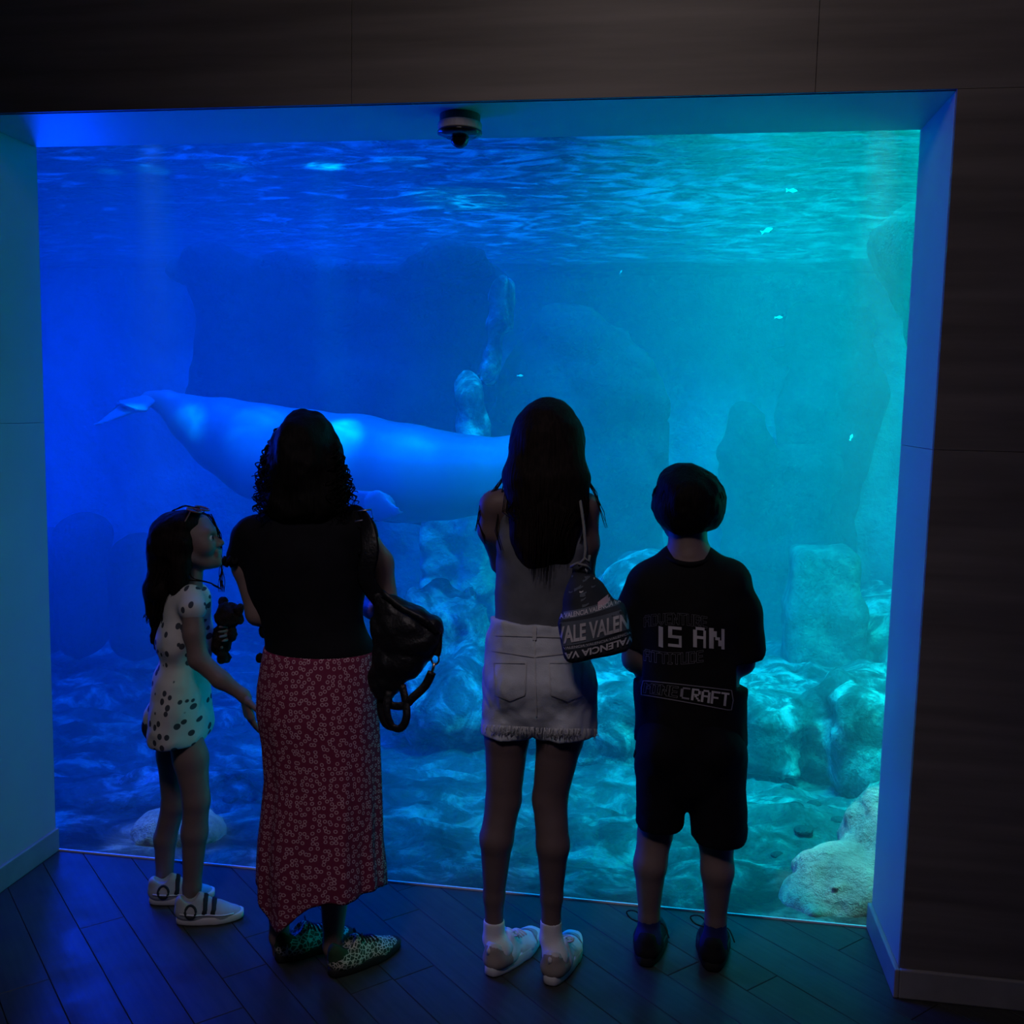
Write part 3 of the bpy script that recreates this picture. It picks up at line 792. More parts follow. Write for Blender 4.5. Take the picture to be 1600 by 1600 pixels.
def cloth(name, c, rough=0.85, weave=420, bump=0.25, vary=0.2):
    m, nt, N, L, b, out = nodes(name)
    tc = N.new('ShaderNodeTexCoord')
    nz = N.new('ShaderNodeTexNoise'); nz.inputs['Scale'].default_value = 14; nz.inputs['Detail'].default_value = 5; L.new(tc.outputs['Object'], nz.inputs['Vector'])
    r = ramp(N, [(0.3, tuple(x*(1-vary) for x in c)), (0.7, tuple(min(1, x*(1+vary)) for x in c))]); L.new(nz.outputs['Fac'], r.inputs[0]); L.new(r.outputs[0], b.inputs['Base Color'])
    b.inputs['Roughness'].default_value = rough; b.inputs['Specular IOR Level'].default_value = 0.15
    n2 = N.new('ShaderNodeTexNoise'); n2.inputs['Scale'].default_value = weave; n2.inputs['Detail'].default_value = 2; L.new(tc.outputs['Object'], n2.inputs['Vector'])
    bp = N.new('ShaderNodeBump'); bp.inputs['Strength'].default_value = bump; bp.inputs['Distance'].default_value = 0.002; L.new(n2.outputs['Fac'], bp.inputs['Height']); L.new(bp.outputs[0], b.inputs['Normal'])
    return m

def spots(name, ground, spot, scale, size, ring=None, jitter=1.0, sc=(1, 1, 1), rough=0.8, uv=False):
    """printed cloth: small spots (or rings) on a ground"""
    m, nt, N, L, b, out = nodes(name)
    tc = N.new('ShaderNodeTexCoord'); mp = N.new('ShaderNodeMapping'); mp.inputs['Scale'].default_value = sc; L.new(tc.outputs['UV' if uv else 'Object'], mp.inputs[0])
    v = N.new('ShaderNodeTexVoronoi'); v.voronoi_dimensions = '2D' if uv else '3D'; v.inputs['Scale'].default_value = scale; v.inputs['Randomness'].default_value = jitter; L.new(mp.outputs[0], v.inputs['Vector'])
    if ring is None: st = [(0.0, spot), (size, spot), (size+0.03, ground), (1, ground)]
    else: st = [(0.0, ground), (ring, ground), (ring+0.04, spot), (size, spot), (size+0.05, ground), (1, ground)]
    r = ramp(N, st); L.new(v.outputs['Distance'], r.inputs[0]); L.new(r.outputs[0], b.inputs['Base Color'])
    b.inputs['Roughness'].default_value = rough; b.inputs['Specular IOR Level'].default_value = 0.15
    return m

# ---- prints: flat shapes laid on a cloth surface
def bvh_of(objs):
    V = []; Fs = []; n = 0
    for o in objs:
        mw = o.matrix_world if o.parent is None else None
        off = np.zeros(3); q = o
        while q is not None: off += np.array(q.location); q = q.parent
        me = o.data
        co = np.empty(len(me.vertices)*3, dtype=np.float32); me.vertices.foreach_get('co', co); co = co.reshape(-1, 3)+off
        V += [tuple(map(float, c)) for c in co]; Fs += [tuple(i+n for i in p.vertices) for p in me.polygons]; n = len(V)
    return BVHTree.FromPolygons(V, Fs)

def decal(name, V2, Fs, tree, mat, parent, lift=0.0025):
    """lay a flat print (vertices in px) on a surface"""
    out = []; hit = []
    for (x, y) in V2:
        d = ray(x, y); loc, nrm, idx, dist = tree.ray_cast(Vector(EYE3), Vector(d))
        if loc is None: out.append((0, 0, 0)); hit.append(False); continue
        p = np.array(loc)-unit(d)*lift; out.append(p); hit.append(True)
    Fs = [f for f in Fs if all(hit[i] for i in f)]
    if not Fs: return None
    used = sorted({i for f in Fs for i in f}); re = {i: k for k, i in enumerate(used)}
    return mesh_obj(name, [out[i] for i in used], [tuple(re[i] for i in f) for f in Fs], mat, parent, smooth=True)

GLYPH = {'A': ('01110','10001','10001','11111','10001','10001','10001'), 'C': ('01111','10000','10000','10000','10000','10000','01111'), 'D': ('11110','10001','10001','10001','10001','10001','11110'),
         'E': ('11111','10000','10000','11110','10000','10000','11111'), 'F': ('11111','10000','10000','11110','10000','10000','10000'), 'I': ('111','010','010','010','010','010','111'),
         'M': ('10001','11011','10101','10101','10001','10001','10001'), 'N': ('10001','11001','11001','10101','10011','10011','10001'), 'R': ('11110','10001','10001','11110','10100','10010','10001'),
         'S': ('11111','10000','10000','11111','00001','00001','11111'), 'T': ('11111','00100','00100','00100','00100','00100','00100'), 'U': ('10001','10001','10001','10001','10001','10001','11111'), 'V': ('10001','10001','10001','10001','10001','01010','00100'),
         'i': ('1','1','1','1','1','1','1'), ' ': ('000',)*7}

def block_text(word, gap=1, bold=0):
    """word as a bitmap of 7 rows (bold: every stroke widened)"""
    rows = ['']*7
    for k, ch in enumerate(word):
        for r in range(7): rows[r] += ('0'*gap if k else '')+GLYPH[ch][r]
    A = np.array([[c == '1' for c in r] for r in rows])
    if bold:
        A = np.repeat(np.repeat(A, 2, axis=0), 2, axis=1)
        B = A.copy(); B[:, 1:] |= A[:, :-1]; A = B
    return A

def bitmap_quads(A, fx, outline=None):
    """bitmap to quads; fx maps (u, v) in 0..1 to px; outline = line width in cells draws only the border"""
    H, W = A.shape; V = []; Fs = []
    def quad(u0, v0, u1, v1):
        n = len(V); V.extend([fx(u0/W, v0/H), fx(u0/W, v1/H), fx(u1/W, v1/H), fx(u1/W, v0/H)]); Fs.append((n, n+1, n+2, n+3))
    for j in range(H):
        for i in range(W):
            if not A[j, i]: continue
            if outline is None: quad(i, j, i+1, j+1); continue
            w = outline
            if i == 0 or not A[j, i-1]: quad(i-w, j-w, i+w, j+1+w)
            if i == W-1 or not A[j, i+1]: quad(i+1-w, j-w, i+1+w, j+1+w)
            if j == 0 or not A[j-1, i]: quad(i-w, j-w, i+1+w, j+w)
            if j == H-1 or not A[j+1, i]: quad(i-w, j+1-w, i+1+w, j+1+w)
    return V, Fs

def font_mesh(word, bold=0.0):
    cu = bpy.data.curves.new('lettering', 'FONT'); cu.body = word; cu.size = 1.0; cu.offset = bold
    cu.resolution_u = 3
    o = bpy.data.objects.new('lettering', cu); col.objects.link(o)
    dg = bpy.context.evaluated_depsgraph_get(); me = o.evaluated_get(dg).to_mesh()
    bm = bmesh.new(); bm.from_mesh(me); o.evaluated_get(dg).to_mesh_clear()
    bpy.data.objects.remove(o); bpy.data.curves.remove(cu)
    bmesh.ops.triangulate(bm, faces=bm.faces[:])
    for _ in range(2):
        e = [x for x in bm.edges if x.calc_length() > 0.22]
        if e: bmesh.ops.subdivide_edges(bm, edges=e, cuts=1); bmesh.ops.triangulate(bm, faces=bm.faces[:])
    bm.verts.index_update()
    V = np.array([v.co[:2] for v in bm.verts]); Fs = [tuple(v.index for v in f.verts) for f in bm.faces]; bm.free()
    V[:, 0] = (V[:, 0]-V[:, 0].min())/np.ptp(V[:, 0]); V[:, 1] = (V[:, 1]-V[:, 1].min())/np.ptp(V[:, 1])
    return V, Fs

def curl_tube(mb, p0, p1, turns, rad, r, sway=0.0, n=5, steps=None):
    """a curly lock of hair between two points"""
    p0 = np.array(p0, float); p1 = np.array(p1, float); d = unit(p1-p0); a = unit(np.cross(d, (0.3, 0.9, 0.1))); b = np.cross(d, a)
    steps = steps or max(6, int(turns*9)); ph = random.random()*6.28; pts = []
    for i in range(steps+1):
        t = i/steps; w = ph+turns*6.283*t; q = rad*min(1, 3*t+0.2)
        pts.append(p0+(p1-p0)*t+a*q*math.cos(w)+b*q*math.sin(w)+np.array([sway*math.sin(math.pi*t), 0, 0]))
    mb.tube(pts, [r*(1-0.55*i/steps) for i in range(steps+1)], n)

def shoe(parent, heel, ang, Ln, W, Hh, m_up, m_sole, sole_h=0.028, tongue=0.0, name='shoe'):
    """heel: point on the floor under the back of the heel; ang: direction of the toe from +Y towards +X"""
    heel = np.array(heel, float); f = np.array([math.sin(ang), math.cos(ang), 0]); l = np.array([math.cos(ang), -math.sin(ang), 0]); u = np.array([0, 0, 1.0])
    q = lambda a, b, c: heel+f*a*Ln+l*b*W+u*c*Hh
    R = np.stack([l, f, u], axis=1)
    up = [limb(q(0.17, 0, 0.42), 0.40*W, q(0.30, 0, 0.40), 0.40*W, 0.02, u, 0.9), limb(q(0.30, 0, 0.36), 0.41*W, q(0.66, 0.02, 0.30), 0.44*W, 0.02, u, 0.72), limb(q(0.66, 0.02, 0.28), 0.44*W, q(0.83, 0.0, 0.24), 0.37*W, 0.02, u, 0.62),
          limb(q(0.10, 0, 0.50), 0.30*W, q(0.09, 0, 0.80), 0.27*W, 0.02), limb(q(0.30, 0, 0.55), 0.34*W, q(0.33, 0, 0.82), 0.26*W, 0.02), limb(q(0.36, 0, 0.72), 0.24*W, q(0.58, 0, 0.46), 0.30*W, 0.025),
          ball(q(0.20, 0, 1.02), (0.25*W, 0.13*Ln, 0.24*Hh), 0.006, R, 'sub'), slab(heel+u*(-0.05), (0.3, 0.3, 0.05+sole_h*0.6), 0.001, 0.001, None, 'sub')]
    V, Q = solid(up, 0.004, None, 2)
    o = mesh_obj(name, V, Q, m_up, parent)
    so = [limb(q(0.155, 0, 0), 0.40*W, q(0.40, -0.02, 0), 0.37*W, 0.02, u, 1.0), limb(q(0.40, -0.02, 0), 0.37*W, q(0.68, 0.02, 0), 0.47*W, 0.02), limb(q(0.68, 0.02, 0), 0.47*W, q(0.86, 0.0, 0), 0.36*W, 0.02)]
    # outline of the sole as a flat plate, rising slightly at the toe
    n = 40; pts = []
    for k in range(n):
        w = 2*math.pi*k/n; a = 0.5+0.5*math.sin(w); lat_ = math.cos(w)
        half = 0.5*(0.80+0.20*math.sin(math.pi*min(1, a*1.15-0.1)))*abs(lat_)**0.55*(1 if lat_ > 0 else -1)
        half *= 1.04 if a > 0.5 else 0.94
        pts.append((a, half))
    Vv = []; rows = ((-0.5, 0.97), (0.15, 1.02), (0.85, 1.02), (1.0, 0.97))
    for hgt, sc in rows:
        for a, b_ in pts:
            lift = 0.35*max(0, a-0.75)**2*4
            z = (max(0.0, hgt)+ (0.0 if hgt > 0 else 0.0))*sole_h+lift*0.03
            Vv.append(heel+f*((a-0.5)*sc+0.5)*Ln+l*b_*W*sc+u*(z+0.001))
    Fs = [(i*n+k, i*n+(k+1) % n, (i+1)*n+(k+1) % n, (i+1)*n+k) for i in range(3) for k in range(n)]+[tuple(range(n-1, -1, -1)), tuple(3*n+k for k in range(n))]
    mesh_obj('sole', Vv, Fs, m_sole, o)
    tree = bvh_of([o])
    def over(a, b_, lift=0.002):              # a point on top of the upper
        p = q(a, b_, 3.0); h = tree.ray_cast(Vector(p), Vector((0, 0, -1)))[0]
        if h is None:
            h = tree.find_nearest(Vector(q(a, b_, 0.6)))[0]
        return np.array(h)+u*lift
    def beside(a, sd, c, lift=0.002):         # a point on the flank
        p = q(a, 3.0*sd, c); h = tree.ray_cast(Vector(p), Vector(-l*sd))[0]
        if h is None: h = tree.find_nearest(Vector(q(a, 0.5*sd, c)))[0]
        return np.array(h)+l*sd*lift
    def patch(name, test, mat, lift=0.002):   # a panel sewn over part of the upper
        nrm = np.zeros_like(V); pp = V[Q]; fn = np.cross(pp[:,1]-pp[:,0], pp[:,2]-pp[:,0])
        for k in range(4): np.add.at(nrm, Q[:,k], fn)
        nrm /= np.linalg.norm(nrm, axis=1)[:,None]+1e-12
        rel = V-heel; A = rel@f/Ln; B_ = rel@l/W; C_ = rel[:,2]/Hh
        okv = test(A, B_, C_); fs = Q[okv[Q].all(axis=1)]
        us = np.unique(fs); re = np.full(len(V), -1); re[us] = np.arange(len(us))
        return mesh_obj(name, V[us]+nrm[us]*lift, re[fs], mat, o)
    o['_'] = 0; del o['_']
    return o, q, f, l, u, over, beside, patch
# ================================================================== the woman with curly hair
FW = np.array([0.0, 1.0, 0.0]); UP = np.array([0, 0, 1.0])
m_black = cloth('black_cloth', (0.006, 0.006, 0.009))
m_skirt = spots('floral_skirt', (0.20, 0.025, 0.07), (0.6, 0.36, 0.42), 62, 0.30, 0.16, 0.75, uv=True)
m_leopard, nt, N, L, b, out = nodes('leopard_shoe')
tc = N.new('ShaderNodeTexCoord'); v = N.new('ShaderNodeTexVoronoi'); v.feature = 'DISTANCE_TO_EDGE'; v.inputs['Scale'].default_value = 85; L.new(tc.outputs['Object'], v.inputs['Vector'])
nz = N.new('ShaderNodeTexNoise'); nz.inputs['Scale'].default_value = 55; L.new(tc.outputs['Object'], nz.inputs['Vector'])
ml = N.new('ShaderNodeMath'); ml.operation = 'MULTIPLY'; L.new(v.outputs['Distance'], ml.inputs[0]); L.new(nz.outputs['Fac'], ml.inputs[1])
r = ramp(N, [(0.0, (0.62, 0.62, 0.5)), (0.03, (0.6, 0.6, 0.48)), (0.045, (0.03, 0.06, 0.035)), (0.3, (0.02, 0.045, 0.025))]); L.new(ml.outputs[0], r.inputs[0]); L.new(r.outputs[0], b.inputs['Base Color'])
b.inputs['Roughness'].default_value = 0.7
m_green = cloth('green_suede', (0.03, 0.07, 0.035))
m_rubber = plain('black_rubber', (0.015, 0.015, 0.015), 0.7, 0.3, vary=0.2)
m_metal = plain('brass_metal', (0.6, 0.5, 0.4), 0.3, 0.5, vary=0.1, metallic=1.0)

def build_woman():
    F = Fig(2.62); P = F.P
    root = empty('person', on_z(478, 1500))
    tag(root, 'person in a black top and long red floral skirt, facing the tank', 'person')
    hc = P(474, 712, 0.01)
    body = F.C([(478, 760, .0, 30), (478, 815, -.01, 30)])
    body += [F.L((478, 830, 0), 55, (480, 900, 0), 78, 20, FW, .62), F.L((480, 900, 0), 78, (492, 1000, 0), 76, 20, FW, .65), F.L((492, 1000, 0), 78, (497, 1080, 0), 86, 20, FW, .72), F.L((420, 832, 0), 24, (540, 826, 0), 24, 20)]
    body += F.C([(392, 842, 0, 25), (386, 885, 0, 23), (404, 958, -.01, 19), (425, 950, .10, 18), (470, 935, .26, 12)])
    body += F.C([(562, 836, 0, 25), (592, 880, 0, 22), (606, 955, -.01, 19), (585, 950, .10, 18), (520, 935, .26, 12)])
    body += F.C([(455, 1080, 0, 54), (448, 1270, .0, 33), (440, 1340, -.01, 29), (436, 1462, .01, 15), (440, 1490, .03, 15)])
    body += F.C([(540, 1080, 0, 54), (530, 1280, .0, 33), (524, 1355, -.01, 29), (520, 1478, .01, 15), (524, 1503, .03, 15)])
    pv = solid(body, 0.007)
    hp = head_prims(hc, (0.1, 1, -0.05), UP, 0.104)+F.C([(477, 745, .02, 30), (478, 800, -.01, 30)])
    hands = hand_prims(P(470, 935, .26), (0.9, 0.3, 0.1), (0, 1, -0.3), 0.17, 1, 0.5)+hand_prims(P(520, 935, .26), (-0.9, 0.35, 0.15), (0, 1, -0.3), 0.17, -1, 0.5)
    V, Q = merge(pv, solid(hp, 0.0045), solid(hands, 0.004))
    mesh_obj('body', V, Q, m_skin2, root)
    add_eyes(hc, (0.1, 1, -0.05), UP, 0.104, root)
    # black top with ruffled cap sleeves
    top = [F.L((400, 838, 0), 32, (548, 828, 0), 32, 25), F.L((474, 832, 0), 58, (476, 900, 0), 92, 25, FW, .62), F.L((476, 880, 0), 96, (490, 985, 0), 80, 25, FW, .68), F.L((490, 985, 0), 82, (497, 1018, 0), 94, 15, FW, .74),
           F.L((396, 840, 0), 33, (380, 872, 0), 25, 20), F.L((560, 832, 0), 30, (574, 862, 0), 21, 20)]
    top += [slab(P(497, 1075, 0)+np.array([0, 0, 0.0]), (0.4, 0.4, 32*F.m), 0.004, 0.004, None, 'sub')]
    t = solid_obj('black_top', top, 0.007, m_black, root, (0.006, 9, 3))
    for c, rr, a in (((372, 872, 0), 30, -0.45), ((579, 862, 0), 28, 0.45)):
        mb = MB(); c0 = P(*c); pts = []
        for k in range(60):
            w = 2*math.pi*k/60; rad = rr*F.m*(1+0.12*math.sin(w*11))
            q = np.array([math.cos(w)*0.55*math.cos(a), math.sin(w)*1.25, math.cos(w)*math.sin(a)])*rad
            q[2] += 0.010*math.sin(w*9+1)+0.55*rad*math.cos(w)*(-1 if a > 0 else 1)
            pts.append(c0+q)
        mb.tube(pts, 0.006, 6, closed=True); mb.build('sleeve_ruffle', m_black, t)
    # knotted bow end at the waist
    solid_obj('waist_tie', [F.B((414, 985, 0), (10, 12, 14))], 0.005, m_black, t); solid_obj('waist_tie', [F.B((406, 1028, 0.0), (7, 9, 9))], 0.005, m_black, t)
    # floral skirt: lofted with folds
    prof = [(1012, 500, 92), (1040, 499, 97), (1075, 497, 101), (1110, 497, 102), (1160, 502, 98), (1215, 505, 97), (1270, 503, 101), (1310, 501, 104), (1345, 502, 107), (1385, 503, 108)]
    pys = np.array([p[0] for p in prof], float); cxs = np.array([p[1] for p in prof], float); hws = np.array([p[2] for p in prof], float)
    nr, nt_ = 90, 160; V = []
    for i in range(nr):
        for k in range(nt_):
            w = 2*math.pi*k/nt_
            # the hem: level, dipping at the back on her left side
            hem = 1374+48*math.exp(-((w-4.20)/0.50)**2)-4*math.exp(-((w-5.4)/0.5)**2)+4*math.sin(5*w)
            t_ = i/(nr-1); py = 1012+(hem-1012)*t_
            cx = np.interp(py, pys, cxs); hw = np.interp(py, pys, hws)
            fold = 1+t_**1.4*(0.035*math.sin(7*w+0.6+1.5*t_)+0.03*math.sin(12*w+2-2*t_)+0.015*math.sin(21*w+4*t_))
            r_ = hw*F.m*fold; c = P(cx, py, 0.0)
            V.append((c[0]+r_*math.cos(w), c[1]+r_*math.sin(w)*(0.80 if math.sin(w) < 0 else 0.74), c[2]))
    I = np.arange(nr*nt_).reshape(nr, nt_); J = np.roll(I, -1, axis=1)
    Q = np.stack([I[:-1], I[1:], J[1:], J[:-1]], axis=-1).reshape(-1, 4)
    sk = mesh_obj('skirt', V, Q, m_skirt, root)
    uv = sk.data.uv_layers.new(name='cloth'); li = np.empty(len(sk.data.loops), dtype=np.int32); sk.data.loops.foreach_get('vertex_index', li)
    Va = np.array(V); ang = (li % nt_)/nt_*2*math.pi; fi = np.arange(len(li))//4
    amax = np.zeros(len(fi)//4+1)
    uvv = np.stack([ang*0.165, Va[li, 2]], axis=1)
    wrap = uvv[:, 0].reshape(-1, 4); wrap[(wrap.max(axis=1)-wrap.min(axis=1) > 0.5)[:, None] & (wrap < 0.3)] += 2*math.pi*0.165
    uvv[:, 0] = wrap.ravel(); uv.data.foreach_set('uv', uvv.astype(np.float32).ravel()); md = sk.modifiers.new('cloth', 'SOLIDIFY'); md.thickness = 0.004
    # hair: a full cap and many spiral locks
    cap = [F.B((477, 702, .0), (52, 64, 62), 14), F.B((447, 712, .01), (24, 48, 50), 14), F.B((507, 712, .01), (22, 48, 50), 14), F.B((476, 735, -.025), (55, 52, 52), 20), F.B((471, 785, -.045), (62, 38, 40), 20), F.B((432, 772, -.02), (17, 28, 36), 14), F.B((522, 765, -.02), (16, 28, 36), 14)]
    V, Q = solid(cap, 0.006, (0.008, 22, 3))
    mb = MB(); rnd_ = random.Random(2); random.seed(4)
    for k in range(190):
        side = rnd_.choice((-1, 1)); t0 = rnd_.random()
        x0 = 474+side*(44+10*rnd_.random()) if k % 3 else 474+60*(rnd_.random()*2-1); y0 = 690+60*t0
        dy = -0.10+0.14*rnd_.random()
        spread = 10+26*rnd_.random()
        x1 = x0+side*spread*(0.3+0.7*rnd_.random()) if k % 3 else x0+12*(rnd_.random()*2-1)
        y1 = min(813, y0+50+50*rnd_.random())
        x1 = max(398, min(556, x1))
        ln = (y1-y0)*F.m
        curl_tube(mb, P(x0, y0, dy*0.5), P(x1, y1, dy), ln/(0.026+0.014*rnd_.random()), 0.005+0.006*rnd_.random(), 0.0027, 0.008*side*rnd_.random())
    for side, x0, y0, x1, y1 in ((-1, 440, 664, 420, 700), (-1, 420, 690, 406, 770), (-1, 412, 720, 399, 800), (-1, 415, 725, 402, 798), (-1, 418, 740, 410, 803), (1, 526, 700, 534, 745), (1, 530, 720, 545, 780), (1, 532, 730, 552, 800), (1, 535, 740, 556, 788), (1, 528, 735, 548, 812), (1, 524, 740, 540, 808)):
        curl_tube(mb, P(x0, y0, -.02), P(x1, y1, -.03), (y1-y0)*F.m/0.032, 0.009, 0.0028, 0.004*side)
    Vc = np.array(mb.v); n0 = len(V)
    Fs = [tuple(q) for q in Q]+[tuple(i+n0 for i in f) for f in mb.f]
    mesh_obj('hair', np.concatenate([V, Vc]), Fs, m_hair_black, root)
    # shoes
    for heel, ang in ((on_z(432, 1503), 0.75), (on_z(516, 1527), 0.62)):
        o, q, f, l, u, over, beside, patch = shoe(root, heel, ang, 0.245, 0.088, 0.088, m_leopard, m_rubber, 0.026)
        patch('heel_counter', lambda A, B_, C_: (A < 0.20) & (C_ > 0.55+1.2*A), m_green)
        mb = MB()
        for k in range(5):
            a = 0.40+0.055*k; h = 0.80-0.075*k
            mb.tube([over(a+0.012*abs(w_)*4, w_, 0.002) for w_ in np.linspace(-0.26, 0.26, 7)], 0.0026, 5)
        mb.smooth_tube([q(0.40, 0.0, 0.90), q(0.38, 0.25, 1.18), q(0.34, 0.42, 1.16), q(0.37, 0.3, 0.95), q(0.41, 0.02, 0.88)], 0.0024, 5)
        mb.smooth_tube([q(0.40, 0.0, 0.90), q(0.42, -0.3, 1.1), q(0.45, -0.42, 0.9), q(0.42, -0.1, 0.88)], 0.0024, 5)
        mb.build('lace', m_rubber, o)
    return root, F

woman, FWm = build_woman()

# her shoulder bag (hangs from the strap on her shoulder)
def build_bag():
    F = Fig(2.52); P = F.P
    m_leather = plain('black_leather', (0.006, 0.006, 0.008), 0.48, 0.5, 0.3, 90, 0.2, 20)
    root = empty('shoulder_bag', P(640, 1090))
    tag(root, 'slouchy black leather shoulder bag beside the long floral skirt', 'bag')
    prims = [F.L((612, 955, 0), 30, (602, 1060, 0), 26, 20, FW, .8), F.L((630, 975, 0), 38, (655, 985, 0), 30, 20, FW, .9), F.L((640, 985, 0), 40, (610, 1062, 0), 22, 20, FW, .9), F.L((662, 990, 0), 27, (640, 1035, 0), 24, 20, FW, .9), F.L((590, 930, 0), 10, (625, 965, 0), 22, 14, FW, 1), F.L((596, 1060, 0), 14, (602, 1085, 0), 10, 12, FW, 1)]
    solid_obj('bag_body', prims, 0.006, m_leather, root, (0.012, 10, 4))
    def strap(pts, w, name='strap', r=0.35):
        mb = MB(); mb.smooth_tube([P(*p) for p in pts], w*F.m, 8, flat=((0, 1, 0.15), r)); return mb.build(name, m_leather, root)
    s = strap([(600, 945, 0.01), (572, 905, -.02), (578, 860, -.03), (572, 822, .0), (560, 802, .08), (540, 806, .16)], 15, 'strap', 0.12)
    mb = MB(); c = [(552, 800), (580, 796), (583, 810), (555, 815)]
    mb.tube([P(x, y, 0.025) for x, y in c], 0.0026, 6, closed=True); mb.build('buckle', m_metal, s)
    strap([(597, 925, -.03), (628, 950, -.05), (662, 968, -.06), (684, 990, -.04)], 5, 'top_seam', 0.6)
    s2 = strap([(684, 988, -.02), (684, 1010, -.02), (681, 1024, -.02)], 7, 'strap')
    mb = MB(); mb.tube([P(680+6*math.cos(a), 1030+8*math.sin(a), -.02) for a in np.linspace(0, 6.283, 13)[:-1]], 0.0028, 6, closed=True); mb.tube([P(679, 1036, -.02), P(675, 1052, -.02)], 0.004, 6); mb.build('clasp', m_metal, s2)
    strap([(675, 1050, -.02), (664, 1072, -.02), (645, 1090, -.03), (632, 1102, -.03), (612, 1102, -.03), (606, 1090, -.02)], 7, 'strap', 0.3)
    strap([(608, 1080, -.03), (604, 1110, -.04), (612, 1134, -.04), (626, 1138, -.04), (635, 1122, -.04), (634, 1098, -.03), (628, 1070, -.02)], 6.5, 'strap', 0.4)
    strap([(598, 1078, 0), (594, 1105, -.0), (602, 1132, -.0), (620, 1138, -.0)], 6, 'strap', 0.4)
    return root
build_bag()

# ================================================================== the long-haired girl in denim shorts
m_tank = cloth('grey_vest', (0.13, 0.135, 0.155))
m_denim = cloth('pale_denim', (0.52, 0.55, 0.60), 0.9, 300, 0.4, 0.15)
m_sock = cloth('white_sock', (0.75, 0.74, 0.74), 0.9, 300, 0.4, 0.05)
m_shoewhite = cloth('white_leather', (0.66, 0.64, 0.62), 0.6, 200, 0.1, 0.06)
m_beige = cloth('beige_suede', (0.36, 0.31, 0.27), 0.9, 300, 0.3, 0.12)
m_solewhite = plain('white_rubber', (0.66, 0.66, 0.64), 0.6, 0.3, vary=0.05)

